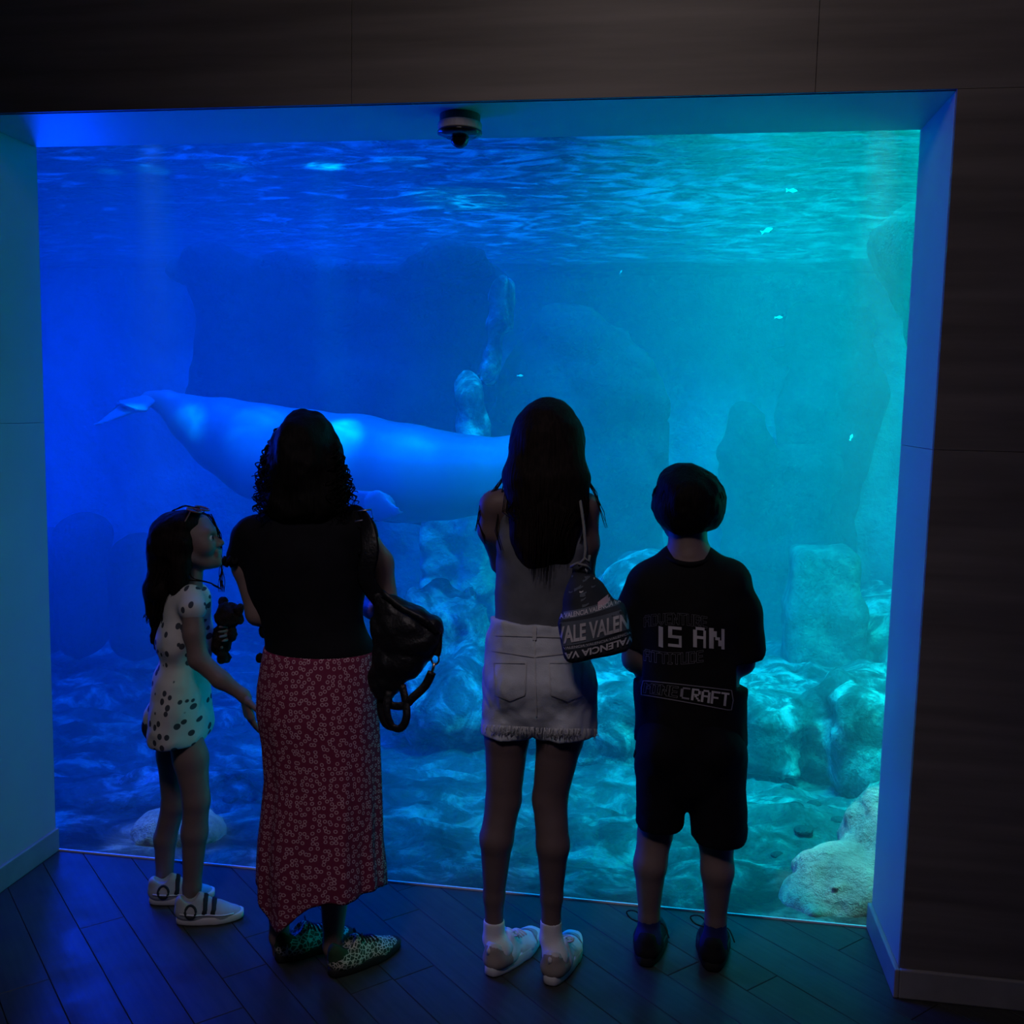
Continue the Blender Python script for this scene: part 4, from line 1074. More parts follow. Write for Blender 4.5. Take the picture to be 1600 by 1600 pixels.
def build_teen():
    F = Fig(2.70); P = F.P
    root = empty('person', on_z(812, 1535))
    tag(root, 'person in a grey vest, pale denim shorts and white trainers, facing the tank', 'person')
    hc = P(855, 690, 0.02)
    body = F.C([(856, 740, .0, 26), (856, 790, -.01, 27)])
    body += [F.L((785, 786, 0), 22, (912, 792, 0), 22, 18), F.L((850, 800, 0), 55, (848, 860, 0), 66, 20, FW, .62), F.L((848, 860, 0), 66, (838, 940, 0), 58, 20, FW, .66), F.L((838, 940, 0), 58, (842, 1040, 0), 74, 20, FW, .72)]
    body += F.C([(772, 790, 0, 24), (768, 828, .02, 20), (785, 880, .10, 17), (830, 880, .26, 14), (850, 850, .34, 11)])
    body += F.C([(912, 796, 0, 24), (916, 850, .01, 19), (912, 905, .05, 16), (890, 890, .22, 14), (865, 850, .34, 11)])
    body += F.C([(795, 1060, 0, 38), (792, 1150, .0, 35), (787, 1248, .01, 28), (776, 1310, -.01, 26.5), (772, 1400, .0, 17), (772, 1446, .0, 14.5), (774, 1490, .01, 15)], 8)
    body += F.C([(878, 1060, 0, 38), (875, 1150, .0, 37), (859, 1248, .01, 27.5), (864, 1320, -.01, 26), (862, 1400, .0, 17.5), (861, 1446, .0, 15.5), (860, 1498, .01, 15)], 8)
    pv = solid(body, 0.007)
    hp = head_prims(hc, (-0.15, 1, 0.0), UP, 0.100)+F.C([(856, 735, .02, 26), (856, 780, -.01, 27)])
    hands = hand_prims(P(850, 850, .34), (0.2, 0.3, 0.9), (0.6, 0.7, 0), 0.165, 1, 0.8)+hand_prims(P(866, 850, .34), (-0.1, 0.3, 0.9), (-0.6, 0.7, 0), 0.165, -1, 0.8)
    V, Q = merge(pv, solid(hp, 0.0045), solid(hands, 0.004))
    mesh_obj('body', V, Q, m_skin, root)
    add_eyes(hc, (-0.15, 1, 0), UP, 0.100, root)
    top = [F.L((850, 840, 0), 66, (848, 880, 0), 70, 18, FW, .64), F.L((848, 880, 0), 71, (838, 935, 0), 62, 18, FW, .68), F.L((838, 935, 0), 62, (837, 985, 0), 66, 18, FW, .72),
           F.L((806, 790, -.01), 15, (800, 850, -.03), 24, 14, FW, .9), F.L((884, 790, -.01), 15, (892, 850, -.03), 24, 14, FW, .9)]
    solid_obj('vest', top, 0.007, m_tank, root, (0.005, 10, 3))
    sh = [F.L((836, 978, 0), 70, (836, 1030, 0), 77, 18, FW, .78), F.L((836, 1030, 0), 77, (840, 1070, 0), 82, 18, FW, .78), F.L((800, 1065, 0), 44, (794, 1160, 0), 42.5, 12, FW, 1.1), F.L((886, 1065, 0), 46, (885, 1165, 0), 48, 12, FW, 1.1),
          F.B((805, 1065, -.06), (36, 40, 36), 20), F.B((878, 1065, -.06), (36, 40, 36), 20), slab(P(840, 908, 0), (0.3, 0.3, 60*F.m), 0.003, 0.004, None, 'sub'),
          slab(P(790, 1195, 0), (60*F.m, 0.3, 53*F.m), 0.003, 0.006, None, 'sub'), slab(P(896, 1200, 0), (60*F.m, 0.3, 55*F.m), 0.003, 0.006, None, 'sub'), limb(P(837, 1128, 0), 2*F.m, P(836, 1175, 0), 8*F.m, 0.006, (0, 1, 0), 60.0)|{'op': 'sub'}]
    so = solid_obj('denim_shorts', sh, 0.006, m_denim, root, (0.006, 12, 4))
    tree = bvh_of([so])
    # yoke, pockets, waistband, belt loop and centre seam as raised stitching and patches
    def strip(pts, w, nm, mat=m_denim, lift=0.0035):
        V2 = []; Fs = []
        for i, (x, y) in enumerate(pts):
            a = pts[max(i-1, 0)]; c = pts[min(i+1, len(pts)-1)]; tx, ty = c[0]-a[0], c[1]-a[1]; ln = math.hypot(tx, ty); nx_, ny_ = -ty/ln*w, tx/ln*w
            V2 += [(x+nx_, y+ny_), (x-nx_, y-ny_)]
            if i: Fs.append((2*i-2, 2*i-1, 2*i+1, 2*i))
        return decal(nm, V2, Fs, tree, mat, so, lift)
    m_seam = cloth('denim_seam', (0.52, 0.53, 0.55), 0.9, 300, 0.4, 0.1)
    lin = lambda a, c, n=10: [(a[0]+(c[0]-a[0])*i/n, a[1]+(c[1]-a[1])*i/n) for i in range(n+1)]
    strip(lin((774, 992), (905, 996), 16), 1.3, 'waistband_seam', m_seam)
    strip(lin((768, 1016), (834, 1026)), 1.3, 'yoke_seam', m_seam); strip(lin((834, 1026), (905, 1018)), 1.3, 'yoke_seam', m_seam)
    strip(lin((835, 996), (838, 1120), 16), 1.2, 'centre_seam', m_seam)
    strip(lin((835, 978), (835, 1000), 4), 3, 'belt_loop', m_seam, 0.006)
    for x0, x1, y0 in ((770, 822, 1034), (858, 912, 1034)):
        strip(lin((x0, y0), (x0+2, y0+48))+lin((x0+4, y0+52), ((x0+x1)/2, y0+60), 4)+lin(((x0+x1)/2+4, y0+59), (x1-3, y0+52), 4)+lin((x1-2, y0+48), (x1, y0), 8), 1.2, 'pocket_seam', m_seam)
        strip(lin((x0, y0), (x1, y0+1)), 2.0, 'pocket_edge', m_seam)
    # frayed hem
    mb = MB(); rnd_ = random.Random(8)
    for x0, x1, y0, y1 in ((754, 834, 1137, 1141), (838, 932, 1142, 1144)):
        for k in range(110):
            t_ = rnd_.random(); x = x0+(x1-x0)*t_; y = y0+(y1-y0)*t_
            d = ray(x, y-5); hit = tree.ray_cast(Vector(EYE3), Vector(d))[0]
            if hit is None: continue
            p = np.array(hit); mb.tube([p, p+np.array([rnd_.uniform(-.004, .004), rnd_.uniform(-.003, .001), -rnd_.uniform(.008, .02)]), p+np.array([rnd_.uniform(-.009, .009), rnd_.uniform(-.005, .002), -rnd_.uniform(.016, .032)])], 0.0009, 4)
    fr = mb.build('frayed_hem', m_seam, so); fr['kind'] = 'stuff'
    # hair
    cap = [F.B((856, 688, -.0), (54, 62, 66), 14), F.L((855, 690, -.02), 52, (853, 750, -.04), 63, 20, FW, .75), F.L((853, 750, -.05), 63, (846, 840, -.06), 46, 20, FW, .55), F.L((846, 840, -.065), 44, (841, 905, -.065), 18, 20, FW, .5), F.L((878, 790, -.06), 28, (882, 870, -.065), 12, 20, FW, .6)]
    V, Q = solid(cap, 0.006, (0.004, 25, 2))
    mb = MB(); rnd_ = random.Random(3)
    def lock(pts, r=0.0013):
        mb.tube([P(*p) for p in pts], [r]*(len(pts)-1)+[r*0.4], 4)
    for k in range(160):
        t_ = rnd_.random(); x = 792+(916-792)*t_; e = abs(t_-0.5)*2
        x1 = 850+(x-854)*(0.85-0.35*rnd_.random())+rnd_.uniform(-6, 6); y1 = 895+rnd_.uniform(-30, 25)-50*e
        lock([(x, 740, -.05-.05*(1-e)), (854+(x-854)*1.12, 800, -.08-.05*(1-e)), (x1, y1-40, -.09-.03*(1-e)), (x1-2, y1, -.09-.02*(1-e))])
    for pts in ([(908, 710, 0), (914, 745, -.02), (930, 770, -.03), (941, 800, -.03), (948, 825, -.03)], [(905, 700, 0), (912, 740, -.02), (926, 765, -.03), (938, 790, -.03)], [(800, 720, 0), (788, 745, -.02), (772, 770, -.02), (752, 790, -.02), (746, 815, -.02), (755, 838, -.02), (760, 850, -.02)], [(798, 730, 0), (783, 752, -.02), (765, 775, -.02), (748, 800, -.02), (745, 830, -.02)], [(803, 715, 0), (790, 750, -.02), (778, 790, -.03), (776, 830, -.05), (785, 860, -.07)], [(910, 720, 0), (920, 760, -.03), (918, 800, -.05), (908, 850, -.06)]):
        for j in range(4): lock([(x+rnd_.uniform(-3, 3), y, d) for x, y, d in pts], 0.0012)
    Vc = np.array(mb.v); n0 = len(V)
    mesh_obj('hair', np.concatenate([V, Vc]), [tuple(q) for q in Q]+[tuple(i+n0 for i in f) for f in mb.f], m_hair_brown, root)
    # socks and shoes
    for (x, y), heel, ang in (((772, 1440), on_z(764, 1527), 0.42), ((861, 1440), on_z(859, 1542), 0.18)):
        o, q, f, l, u, over, beside, patch = shoe(root, heel, ang, 0.255, 0.094, 0.095, m_shoewhite, m_solewhite, 0.036)
        patch('heel_panel', lambda A, B_, C_: (A < 0.24) & (C_ < 1.0-1.6*A), m_beige); patch('toe_cap', lambda A, B_, C_: (A > 0.74) & (C_ < 0.5), m_beige); patch('side_panel', lambda A, B_, C_: (A > 0.42) & (A < 0.66) & (C_ < 0.5) & (B_ > 0.25), m_shoewhite, 0.003)
        mb = MB(); mb.tube([q(-0.005, 0, 0.70), q(-0.02, 0, 0.86), q(0.03, 0, 0.98)], 0.006, 6, flat=((0, 1, 0), 0.4)); mb.build('pull_tab', m_shoewhite, o)
        mb = MB()
        for k in range(5):
            a = 0.40+0.055*k; h = 0.80-0.075*k
            mb.tube([over(a+0.012*abs(w_)*4, w_, 0.002) for w_ in np.linspace(-0.26, 0.26, 7)], 0.003, 5)
        mb.smooth_tube([q(0.40, 0.0, 0.90), q(0.38, 0.3, 1.12), q(0.34, 0.44, 1.05), q(0.39, 0.1, 0.88)], 0.0025, 5); mb.smooth_tube([q(0.40, 0.0, 0.90), q(0.42, -0.32, 1.1), q(0.40, -0.46, 0.95), q(0.42, -0.1, 0.88)], 0.0025, 5)
        mb.build('lace', m_shoewhite, o)
        an = q(0.20, 0, 0.6)
        sk = [limb(P(x, y, .0), 17.5*F.m, P(x, y+26, .0), 18*F.m, 0.01), limb(P(x, y+26, .0), 18*F.m, an+u*0.01, 19*F.m, 0.01), limb(an, 19*F.m, q(0.36, 0, 0.5), 17*F.m, 0.02), slab(P(x, y-13, 0), (0.06, 0.06, 11*F.m), 0.002, 0.003, None, 'sub')]
        solid_obj('sock', sk, 0.004, m_sock, root)
    return root, F
teen, FTn = build_teen()

# her drawstring bag with printed bands
def build_pouch():
    F = Fig(2.55); P = F.P
    root = empty('drawstring_bag', P(925, 1030))
    tag(root, 'small drawstring bucket bag printed with white letters on dark bands', 'bag')
    m_print = cloth('dark_print_cloth', (0.035, 0.04, 0.05))
    m_band = cloth('slate_band', (0.11, 0.13, 0.16))
    m_letter = cloth('pale_lettering', (0.55, 0.53, 0.55), vary=0.08)
    m_pink = cloth('pink_patch', (0.55, 0.36, 0.4), vary=0.1)
    ct, sn = math.cos(0.23), math.sin(0.23)
    prims = [F.L((907, 890, 0), 14, (915, 936, 0), 34, 12, FW, .85), F.L((915, 936, 0), 34, (922, 958, 0), 42, 12, FW, .85), slab(P(930, 986, 0), (52*F.m, 0.062, 37*F.m), 13*F.m, 14*F.m, [[ct, 0, -sn], [0, 1, 0], [sn, 0, ct]])]
    bo = solid_obj('pouch', prims, 0.005, m_print, root, (0.004, 14, 3), 2)
    tree = bvh_of([bo])
    def band(p0, p1, h0, h1, name, mat, lift=0.0016, bow=4, n=24, m=3):
        V2 = []; Fs = []
        for i in range(n+1):
            t_ = i/n
            for j in range(m+1):
                s_ = j/m; V2.append((p0[0]+(p1[0]-p0[0])*t_, p0[1]+(p1[1]-p0[1])*t_+bow*math.sin(math.pi*t_)+(h0+(h1-h0)*t_)*s_))
        for i in range(n):
            for j in range(m): a = i*(m+1)+j; Fs.append((a, a+1, a+m+2, a+m+1))
        return decal(name, V2, Fs, tree, mat, bo, lift)
    def words(txt, p0, p1, h0, h1, bow=4, bold=0.02, flip=False, name='lettering', lift=0.004):
        V, Fs = font_mesh(txt, bold); V2 = []
        for u_, v_ in V:
            if flip: u_, v_ = 1-u_, 1-v_
            V2.append((p0[0]+(p1[0]-p0[0])*u_, p0[1]+(p1[1]-p0[1])*u_+bow*math.sin(math.pi*u_)+(h0+(h1-h0)*u_)*(1-v_)))
        return decal(name, V2, Fs, tree, m_letter, bo, lift)
    band((872, 957), (972, 930), 12, 12, 'printed_band', m_band)
    words('IA VALENCIA VALENCIA VA', (873, 959), (970, 933), 8, 8)
    band((874, 973), (984, 948), 38, 34, 'printed_band', m_band)
    words('VALE VALENCIA', (868, 980), (1018, 946), 28, 26, 4, 0.03)
    band((878, 1012), (988, 985), 5, 5, 'printed_band', m_band)
    words('VALENCIA VALENCIA VALENCIA', (880, 1011), (986, 986), 4, 4, 4, 0.0)
    words('VALENCIA VA', (882, 1020), (990, 992), 11, 11, 3, 0.03, True)
    band((934, 941), (956, 924), 12, 12, 'pink_patch', m_pink, 0.003, 0, 8, 2)
    rnd_ = random.Random(12)
    for k in range(16):
        x = rnd_.uniform(884, 930); y = rnd_.uniform(896, 946); s_ = rnd_.uniform(3, 7); a0 = rnd_.uniform(0, 3)
        band((x, y), (x+s_*1.6, y-s_*rnd_.uniform(0, 1)), s_*0.7, s_*0.4, 'leaf_print', rnd_.choice((m_band, m_band, m_letter)), 0.0022, 1, 4, 1)
    words('VA', (914, 888), (926, 884), 9, 9, 0, 0.02)
    # cords: up over her shoulder
    m_cord = cloth('grey_cord', (0.2, 0.2, 0.2))
    mb = MB(); mb.tube([P(912, 880, -.03), P(915, 858, -.02), P(912, 820, .0), P(908, 790, .04), P(905, 772, .12), P(905, 775, .2)], 0.0042, 6)
    mb.tube([P(904, 884, -.03), P(914, 872, -.035), P(920, 878, -.03), P(921, 868, -.02)], 0.004, 6)
    mb.tube([P(892, 886, -.02), P(902, 880, -.045), P(916, 884, -.04), P(922, 890, -.01), P(908, 878, .03), P(892, 884, .02)], 0.0035, 6, closed=True)
    mb.build('drawstring', m_cord, root)
    return root
build_pouch()

# ================================================================== the boy in black
m_tee = cloth('black_tee', (0.008, 0.008, 0.009))
m_print_w = cloth('white_print', (0.55, 0.53, 0.55), vary=0.1)
m_print_g = cloth('grey_print', (0.26, 0.25, 0.29), vary=0.1)
m_navy = cloth('navy_sock', (0.02, 0.025, 0.12), vary=0.15)
m_shoeblack = cloth('black_suede', (0.015, 0.015, 0.017))

def build_boy():
    F = Fig(2.84); P = F.P
    root = empty('person', on_z(1060, 1515))
    tag(root, 'person in a black T-shirt with block lettering, black shorts and black shoes', 'person')
    hc = P(1070, 790, 0.02)
    fwd = (-0.25, 1, -0.05)
    body = F.C([(1074, 830, .0, 29), (1076, 880, -.01, 30)])
    body += [F.L((1010, 912, 0), 24, (1142, 910, 0), 24, 18), F.L((1078, 915, 0), 62, (1080, 1000, 0), 72, 20, FW, .62), F.L((1080, 1000, 0), 72, (1080, 1150, 0), 74, 20, FW, .7)]
    body += F.C([(1000, 925, 0, 22), (990, 1000, .0, 19), (992, 1030, .01, 18), (1010, 1048, .08, 17), (1050, 1040, .24, 12)])
    body += F.C([(1150, 925, 0, 22), (1165, 1000, .0, 18), (1160, 1035, .01, 17), (1140, 1048, .10, 16), (1085, 1040, .25, 12)])
    body += F.C([(1035, 1160, 0, 38), (1030, 1270, .0, 29), (1024, 1300, .01, 27), (1016, 1350, -.01, 25.5), (1014, 1432, .0, 16), (1010, 1480, .01, 16)], 8)
    body += F.C([(1125, 1160, 0, 38), (1122, 1280, .0, 29), (1119, 1312, .01, 27), (1121, 1360, -.01, 25), (1118, 1438, .0, 16), (1116, 1490, .01, 16)], 8)
    pv = solid(body, 0.007)
    hp = head_prims(hc, fwd, UP, 0.100)+F.C([(1074, 820, .01, 29), (1076, 870, -.01, 30)])
    hands = hand_prims(P(1050, 1040, .24), (0.9, 0.35, 0.1), (0, 1, 0.2), 0.15, 1, 0.6)+hand_prims(P(1085, 1040, .25), (-0.9, 0.3, 0.1), (0, 1, 0.2), 0.15, -1, 0.6)
    V, Q = merge(pv, solid(hp, 0.0045), solid(hands, 0.004))
    mesh_obj('body', V, Q, m_skin2, root)
    add_eyes(hc, fwd, UP, 0.100, root)
    tee = [F.L((1022, 912, 0), 34, (1134, 908, 0), 34, 22), F.L((1078, 904, 0), 61, (1078, 960, 0), 84, 22, FW, .62), F.L((1078, 960, 0), 84, (1078, 1060, 0), 82, 22, FW, .68), F.L((1078, 1060, 0), 82, (1079, 1150, 0), 85, 22, FW, .72),
           F.L((1012, 915, 0), 36, (993, 955, 0), 29, 18), F.L((993, 955, 0), 29, (990, 1006, 0), 24, 14), F.L((1140, 915, 0), 36, (1158, 955, 0), 31, 18), F.L((1158, 955, 0), 31, (1170, 1012, 0), 27, 14),
           slab(P(1079, 1200, 0), (0.3, 0.3, 42*F.m), 0.003, 0.004, None, 'sub'), slab(P(1186, 1052, 0), (40*F.m, 0.2, 22*F.m), 0.003, 0.004, rz(0), 'sub'), slab(P(975, 1036, 0), (27*F.m, 0.2, 24*F.m), 0.003, 0.004, None, 'sub')]
    t = solid_obj('t_shirt', tee, 0.007, m_tee, root, (0.007, 8, 3))
    mb = MB(); mb.tube([P(1075, 872, 0)+np.array([35*F.m*math.cos(a), 36*F.m*math.sin(a)-0.006, 0.008*math.cos(2*a)-0.002*math.sin(a)]) for a in np.linspace(0, 6.283, 33)[:-1]], 0.007, 6, closed=True); mb.build('collar', m_tee, t)
    sh = [F.L((1078, 1130, 0), 80, (1078, 1180, 0), 82, 20, FW, .74), F.L((1036, 1175, 0), 42, (1028, 1310, 0), 36, 10, FW, 1.2), F.L((1120, 1175, 0), 44, (1124, 1330, 0), 42, 10, FW, 1.15), F.B((1040, 1165, -.05), (38, 45, 40), 20), F.B((1116, 1165, -.05), (38, 45, 40), 20),
          slab(P(1018, 1345, 0), (56*F.m, 0.3, 60*F.m), 0.004, 0.006, None, 'sub'), slab(P(1134, 1370, 0), (60*F.m, 0.3, 62*F.m), 0.004, 0.006, None, 'sub')]
    so = solid_obj('shorts', sh, 0.007, m_black, root, (0.006, 9, 3))
    solid_obj('pocket_flap', [F.L((992, 1182, 0), 3, (996, 1174, -.03), 5, 4)], 0.003, m_black, so)
    # hair: bowl cut
    hair = [F.B((1077, 780, .0), (54, 62, 51), 14), F.B((1076, 805, -.02), (44, 44, 30), 14), F.B((1040, 790, .03), (18, 34, 30), 12), F.B((1114, 788, .03), (17, 34, 34), 12), F.B((1062, 748, .03), (30, 40, 22), 12)]
    V, Q = solid(hair, 0.005, (0.005, 26, 3))
    mb = MB(); rnd_ = random.Random(9)
    for k in range(170):
        w = rnd_.uniform(0, 6.283); e = rnd_.uniform(0.0, 1.3)
        d = np.array([math.cos(w)*math.sin(e), math.sin(w)*math.sin(e), math.cos(e)]); c = P(1077, 780, 0)
        p0 = c+d*np.array([54, 62, 51])*F.m*0.97; tng = unit(np.array([d[0]*math.cos(e), d[1]*math.cos(e), -math.sin(e)])+0.25*np.array([rnd_.uniform(-1, 1), rnd_.uniform(-1, 1), 0]))
        mb.tube([p0, p0+tng*0.015+d*0.003, p0+tng*0.035-d*0.004], [0.0016, 0.0014, 0.0005], 4)
    Vc = np.array(mb.v); n0 = len(V)
    mesh_obj('hair', np.concatenate([V, Vc]), [tuple(q) for q in Q]+[tuple(i+n0 for i in f) for f in mb.f], m_hair_black, root)
    # the printed lettering on the back
    tree = bvh_of([t])
    def put(word, fx, mat, outline=None, bold=0, name='lettering', gap=1):
        V2, Fs = bitmap_quads(block_text(word, gap, bold), fx, outline); return decal(name, V2, Fs, tree, mat, t, 0.003)
    put('ADVENTURE', lambda u_, v_: (1006+99*u_, 962-5*math.sin(math.pi*u_)+2*u_+18*v_), m_print_g, 0.12, 1)
    for ch, x0, x1, y0 in (('i', 1029, 1036, 978), ('S', 1044, 1065, 978), ('A', 1083, 1103, 979), ('N', 1108, 1132, 981)):
        put(ch, lambda u_, v_, x0=x0, x1=x1, y0=y0: (x0+(x1-x0)*u_, y0+2*u_+32*v_), m_print_w, None, 1)
    put('ATTITUDE', lambda u_, v_: (1006+93*u_, 1014+5*math.sin(math.pi*u_)+2*u_+18*v_), m_print_g, 0.16, 1)
    lg = lambda u_, v_: (1006+133*u_+2*(0.5-v_), 1067+16*max(u_, 0)**1.1+(15+6*u_)*v_)
    put('MINE', lambda u_, v_: lg(u_*0.40, v_), m_print_w, 0.09, 1); put('C', lambda u_, v_: lg(0.43+0.11*u_, v_), m_print_g, None, 1); put('RAFT', lambda u_, v_: lg(0.56+0.44*u_, v_), m_print_w, None, 1)
    # outline round the last word
    pts = [lg(u_, -0.22) for u_ in np.linspace(-0.02, 1.02, 24)]+[lg(1.05, 0.5), lg(1.04, 1.2)]+[lg(u_, 1.25) for u_ in np.linspace(1.0, -0.02, 24)]+[lg(-0.03, 0.5)]
    V2 = []; Fs = []; n = len(pts)
    for i in range(n):
        a, c = pts[i-1], pts[(i+1) % n]; tx, ty = c[0]-a[0], c[1]-a[1]; ln = math.hypot(tx, ty)
        V2 += [(pts[i][0]-ty/ln*0.7, pts[i][1]+tx/ln*0.7), (pts[i][0]+ty/ln*0.7, pts[i][1]-tx/ln*0.7)]; j = (i+1) % n; Fs.append((2*i, 2*i+1, 2*j+1, 2*j))
    decal('lettering_border', V2, Fs, tree, m_print_g, t, 0.003)
    # socks and shoes
    for (x, y), heel, ang in (((1014, 1428), on_z(1008, 1512), 0.10), ((1118, 1436), on_z(1113, 1520), 0.06)):
        o, q, f, l, u, over, beside, patch = shoe(root, heel, ang, 0.245, 0.098, 0.095, m_shoeblack, m_rubber, 0.034)
        mb = MB()
        for k in range(5):
            a = 0.40+0.055*k; h = 0.80-0.075*k
            mb.tube([over(a+0.012*abs(w_)*4, w_, 0.002) for w_ in np.linspace(-0.26, 0.26, 7)], 0.003, 5)
        mb.smooth_tube([q(0.36, -0.05, 0.90), q(0.34, -0.42, 1.30), q(0.36, -0.72, 1.22), q(0.36, -0.55, 1.0), q(0.38, -0.1, 0.90)], 0.0022, 5); mb.smooth_tube([q(0.36, 0.05, 0.9), q(0.32, 0.4, 1.05), q(0.26, 0.62, 0.7)], 0.0022, 5)
        mb.build('lace', m_rubber, o)
        an = q(0.20, 0, 0.6)
        sk = [limb(P(x, y, .0), 17.5*F.m, P(x, y+24, .0), 17.5*F.m, 0.01), limb(P(x, y+24, .0), 17.5*F.m, an+u*0.01, 19*F.m, 0.01), limb(an, 19*F.m, q(0.36, 0, 0.5), 17*F.m, 0.02), slab(P(x, y-13, 0), (0.06, 0.06, 11*F.m), 0.002, 0.003, None, 'sub')]
        solid_obj('sock', sk, 0.004, m_navy, root)
    return root, F
boy, FBy = build_boy()

# ================================================================== the little girl
m_dots = spots('dotted_shirt', (0.62, 0.62, 0.60), (0.06, 0.07, 0.09), 40, 0.27, None, 0.8, (1, 0.3, 0.72))
m_kidshort = cloth('dark_shorts', (0.03, 0.03, 0.04))
m_kidshoe = cloth('pale_trainer', (0.42, 0.45, 0.44), 0.6, 200, 0.1, 0.1)

def build_girl():
    F = Fig(2.86); P = F.P
    root = empty('person', on_z(285, 1435))
    tag(root, 'small person in a spotted white shirt, turned sideways and hugging a soft toy', 'person')
    fwb = unit((1, 0.12, 0)); lat = np.array([-fwb[1], fwb[0], 0])
    hf = unit((1.0, 0.10, 0.16)); hu = unit((-0.16, 0, 1))
    hr = 0.092
    hc = P(299, 845, 0)
    body = F.C([(302, 878, 0, 17), (297, 925, 0, 19)])
    body += [F.L((293, 945, 0), 30, (291, 1000, 0), 34, 16, lat, 1.7), F.L((291, 1000, 0), 34, (283, 1060, 0), 34, 16, lat, 1.6), F.L((283, 1060, 0), 36, (276, 1115, 0), 40, 16, lat, 1.5)]
    # near arm: hanging, forearm forward to the woman
    body += F.C([(300, 948, -.10, 17), (303, 990, -.115, 16.5), (310, 1030, -.12, 15.5), (345, 1062, -.115, 14), (380, 1086, -.10, 9.5), (384, 1092, -.10, 9.5)], 8)
    # far arm holding the toy to the chest
    body += F.C([(295, 950, .10, 17), (305, 1010, .12, 15.5), (340, 1000, .13, 13), (352, 985, .08, 10)], 8)
    body += F.C([(281, 1120, -.04, 28), (298, 1185, -.05, 28), (307, 1250, -.06, 21.5), (304, 1300, -.06, 21), (300, 1385, -.06, 14.5), (298, 1425, -.05, 15)], 8)
    body += F.C([(266, 1120, .04, 28), (272, 1180, .05, 28), (272, 1255, .06, 20.5), (258, 1310, .06, 18.5), (257, 1380, .06, 14), (258, 1410, .06, 15)], 8)
    pv = solid(body, 0.006)
    hp = head_prims(hc, hf, hu, hr)+F.C([(302, 870, 0, 16), (298, 915, 0, 18)])
    hd = hand_prims(P(382, 1088, -.10), (0.22, 0.05, -1), (0.7, 0.7, 0.1), 0.138, 1, 0.45)
    hd2 = hand_prims(P(352, 985, .08), (0.5, -0.7, 0.1), (-0.7, -0.6, 0), 0.12, 1, 0.8)
    V, Q = merge(pv, solid(hp, 0.0032), solid(hd, 0.003), solid(hd2, 0.0035))
    mesh_obj('body', V, Q, m_skin2, root)
    add_eyes(hc, hf, hu, hr, root)
    # brows and lips coloured
    m_lip = plain('lip', (0.38, 0.15, 0.14), 0.4, 0.4, vary=0.1)
    shirt = [F.L((293, 940, 0), 34, (291, 1000, 0), 39, 16, lat, 1.6), F.L((291, 1000, 0), 39, (285, 1060, 0), 39, 16, lat, 1.55), F.L((285, 1060, 0), 40, (281, 1135, 0), 48, 16, lat, 1.9), F.B((250, 1112, 0), (18, 50, 26), 14),
             F.L((298, 935, -.07), 23, (302, 950, -.10), 21, 12), F.L((300, 935, .07), 23, (302, 955, .10), 21, 12),
             slab(P(280, 1180, 0), (0.2, 0.3, 34*F.m), 0.003, 0.004, None, 'sub')]
    st = solid_obj('spotted_shirt', shirt, 0.006, m_dots, root, (0.006, 10, 3))
    shp = [F.L((280, 1100, 0), 38, (276, 1135, 0), 42, 14, lat, 1.7), F.B((250, 1124, 0), (18, 50, 26), 14), slab(P(280, 1188, 0), (0.2, 0.3, 34*F.m), 0.003, 0.004, None, 'sub')]
    solid_obj('shorts', shp, 0.006, m_kidshort, root)
    # hair
    cap = [F.B((279, 838, 0), (43, 46, 42), 12), F.B((297, 817, 0), (29, 42, 22), 12), F.B((270, 850, 0), (32, 46, 46), 14), F.L((266, 860, 0), 30, (260, 920, 0), 27, 16, (0, 1, 0), 1.5), F.L((260, 920, 0), 27, (250, 950, 0), 17, 16, (0, 1, 0), 1.8), F.L((252, 945, 0), 12, (248, 1010, 0), 7, 12, (0, 1, 0), 2.4),
           F.L((286, 850, -.06), 17, (276, 920, -.075), 15, 12), F.L((286, 850, .06), 17, (276, 920, .075), 15, 12)]
    V, Q = solid(cap, 0.005, (0.005, 26, 3))
    mb = MB(); rnd_ = random.Random(6)
    def wavy(pts, r=0.0018, amp=2.5):
        P3 = []; n = 22; ph = rnd_.uniform(0, 6)
        arr = np.array(pts, float)
        for i in range(n+1):
            t_ = i/n*(len(pts)-1); j = min(int(t_), len(pts)-2); q = arr[j]+(arr[j+1]-arr[j])*(t_-j)
            P3.append(P(q[0]+amp*math.sin(ph+i*0.9)*min(1, i/6), q[1], q[2]))
        mb.tube(P3, [r]*n+[r*0.4], 4)
    for k in range(90):
        dy = rnd_.uniform(-.10, .10); x = rnd_.uniform(246, 292)
        wavy([(x, rnd_.uniform(825, 860), dy*0.7), (x-6, 900, dy), (max(230, min(272, x-10+rnd_.uniform(-14, 8))), rnd_.uniform(935, 975), dy)])
    for k in range(30):
        dy = rnd_.uniform(-.07, .07); wavy([(262+rnd_.uniform(-10, 8), 920, dy), (250+rnd_.uniform(-4, 6), 970, dy), (249+rnd_.uniform(-3, 8), 1010+rnd_.uniform(-10, 22), dy)])
    for k in range(8):
        wavy([(326+rnd_.uniform(-4, 4), 803, -.02), (341+rnd_.uniform(-2, 2), 828, -.03), (344+rnd_.uniform(-2, 3), 850, .03), (347+rnd_.uniform(-3, 3), 890, .03), (346+rnd_.uniform(-6, 6), 925, .02)], 0.0012, 1.5)
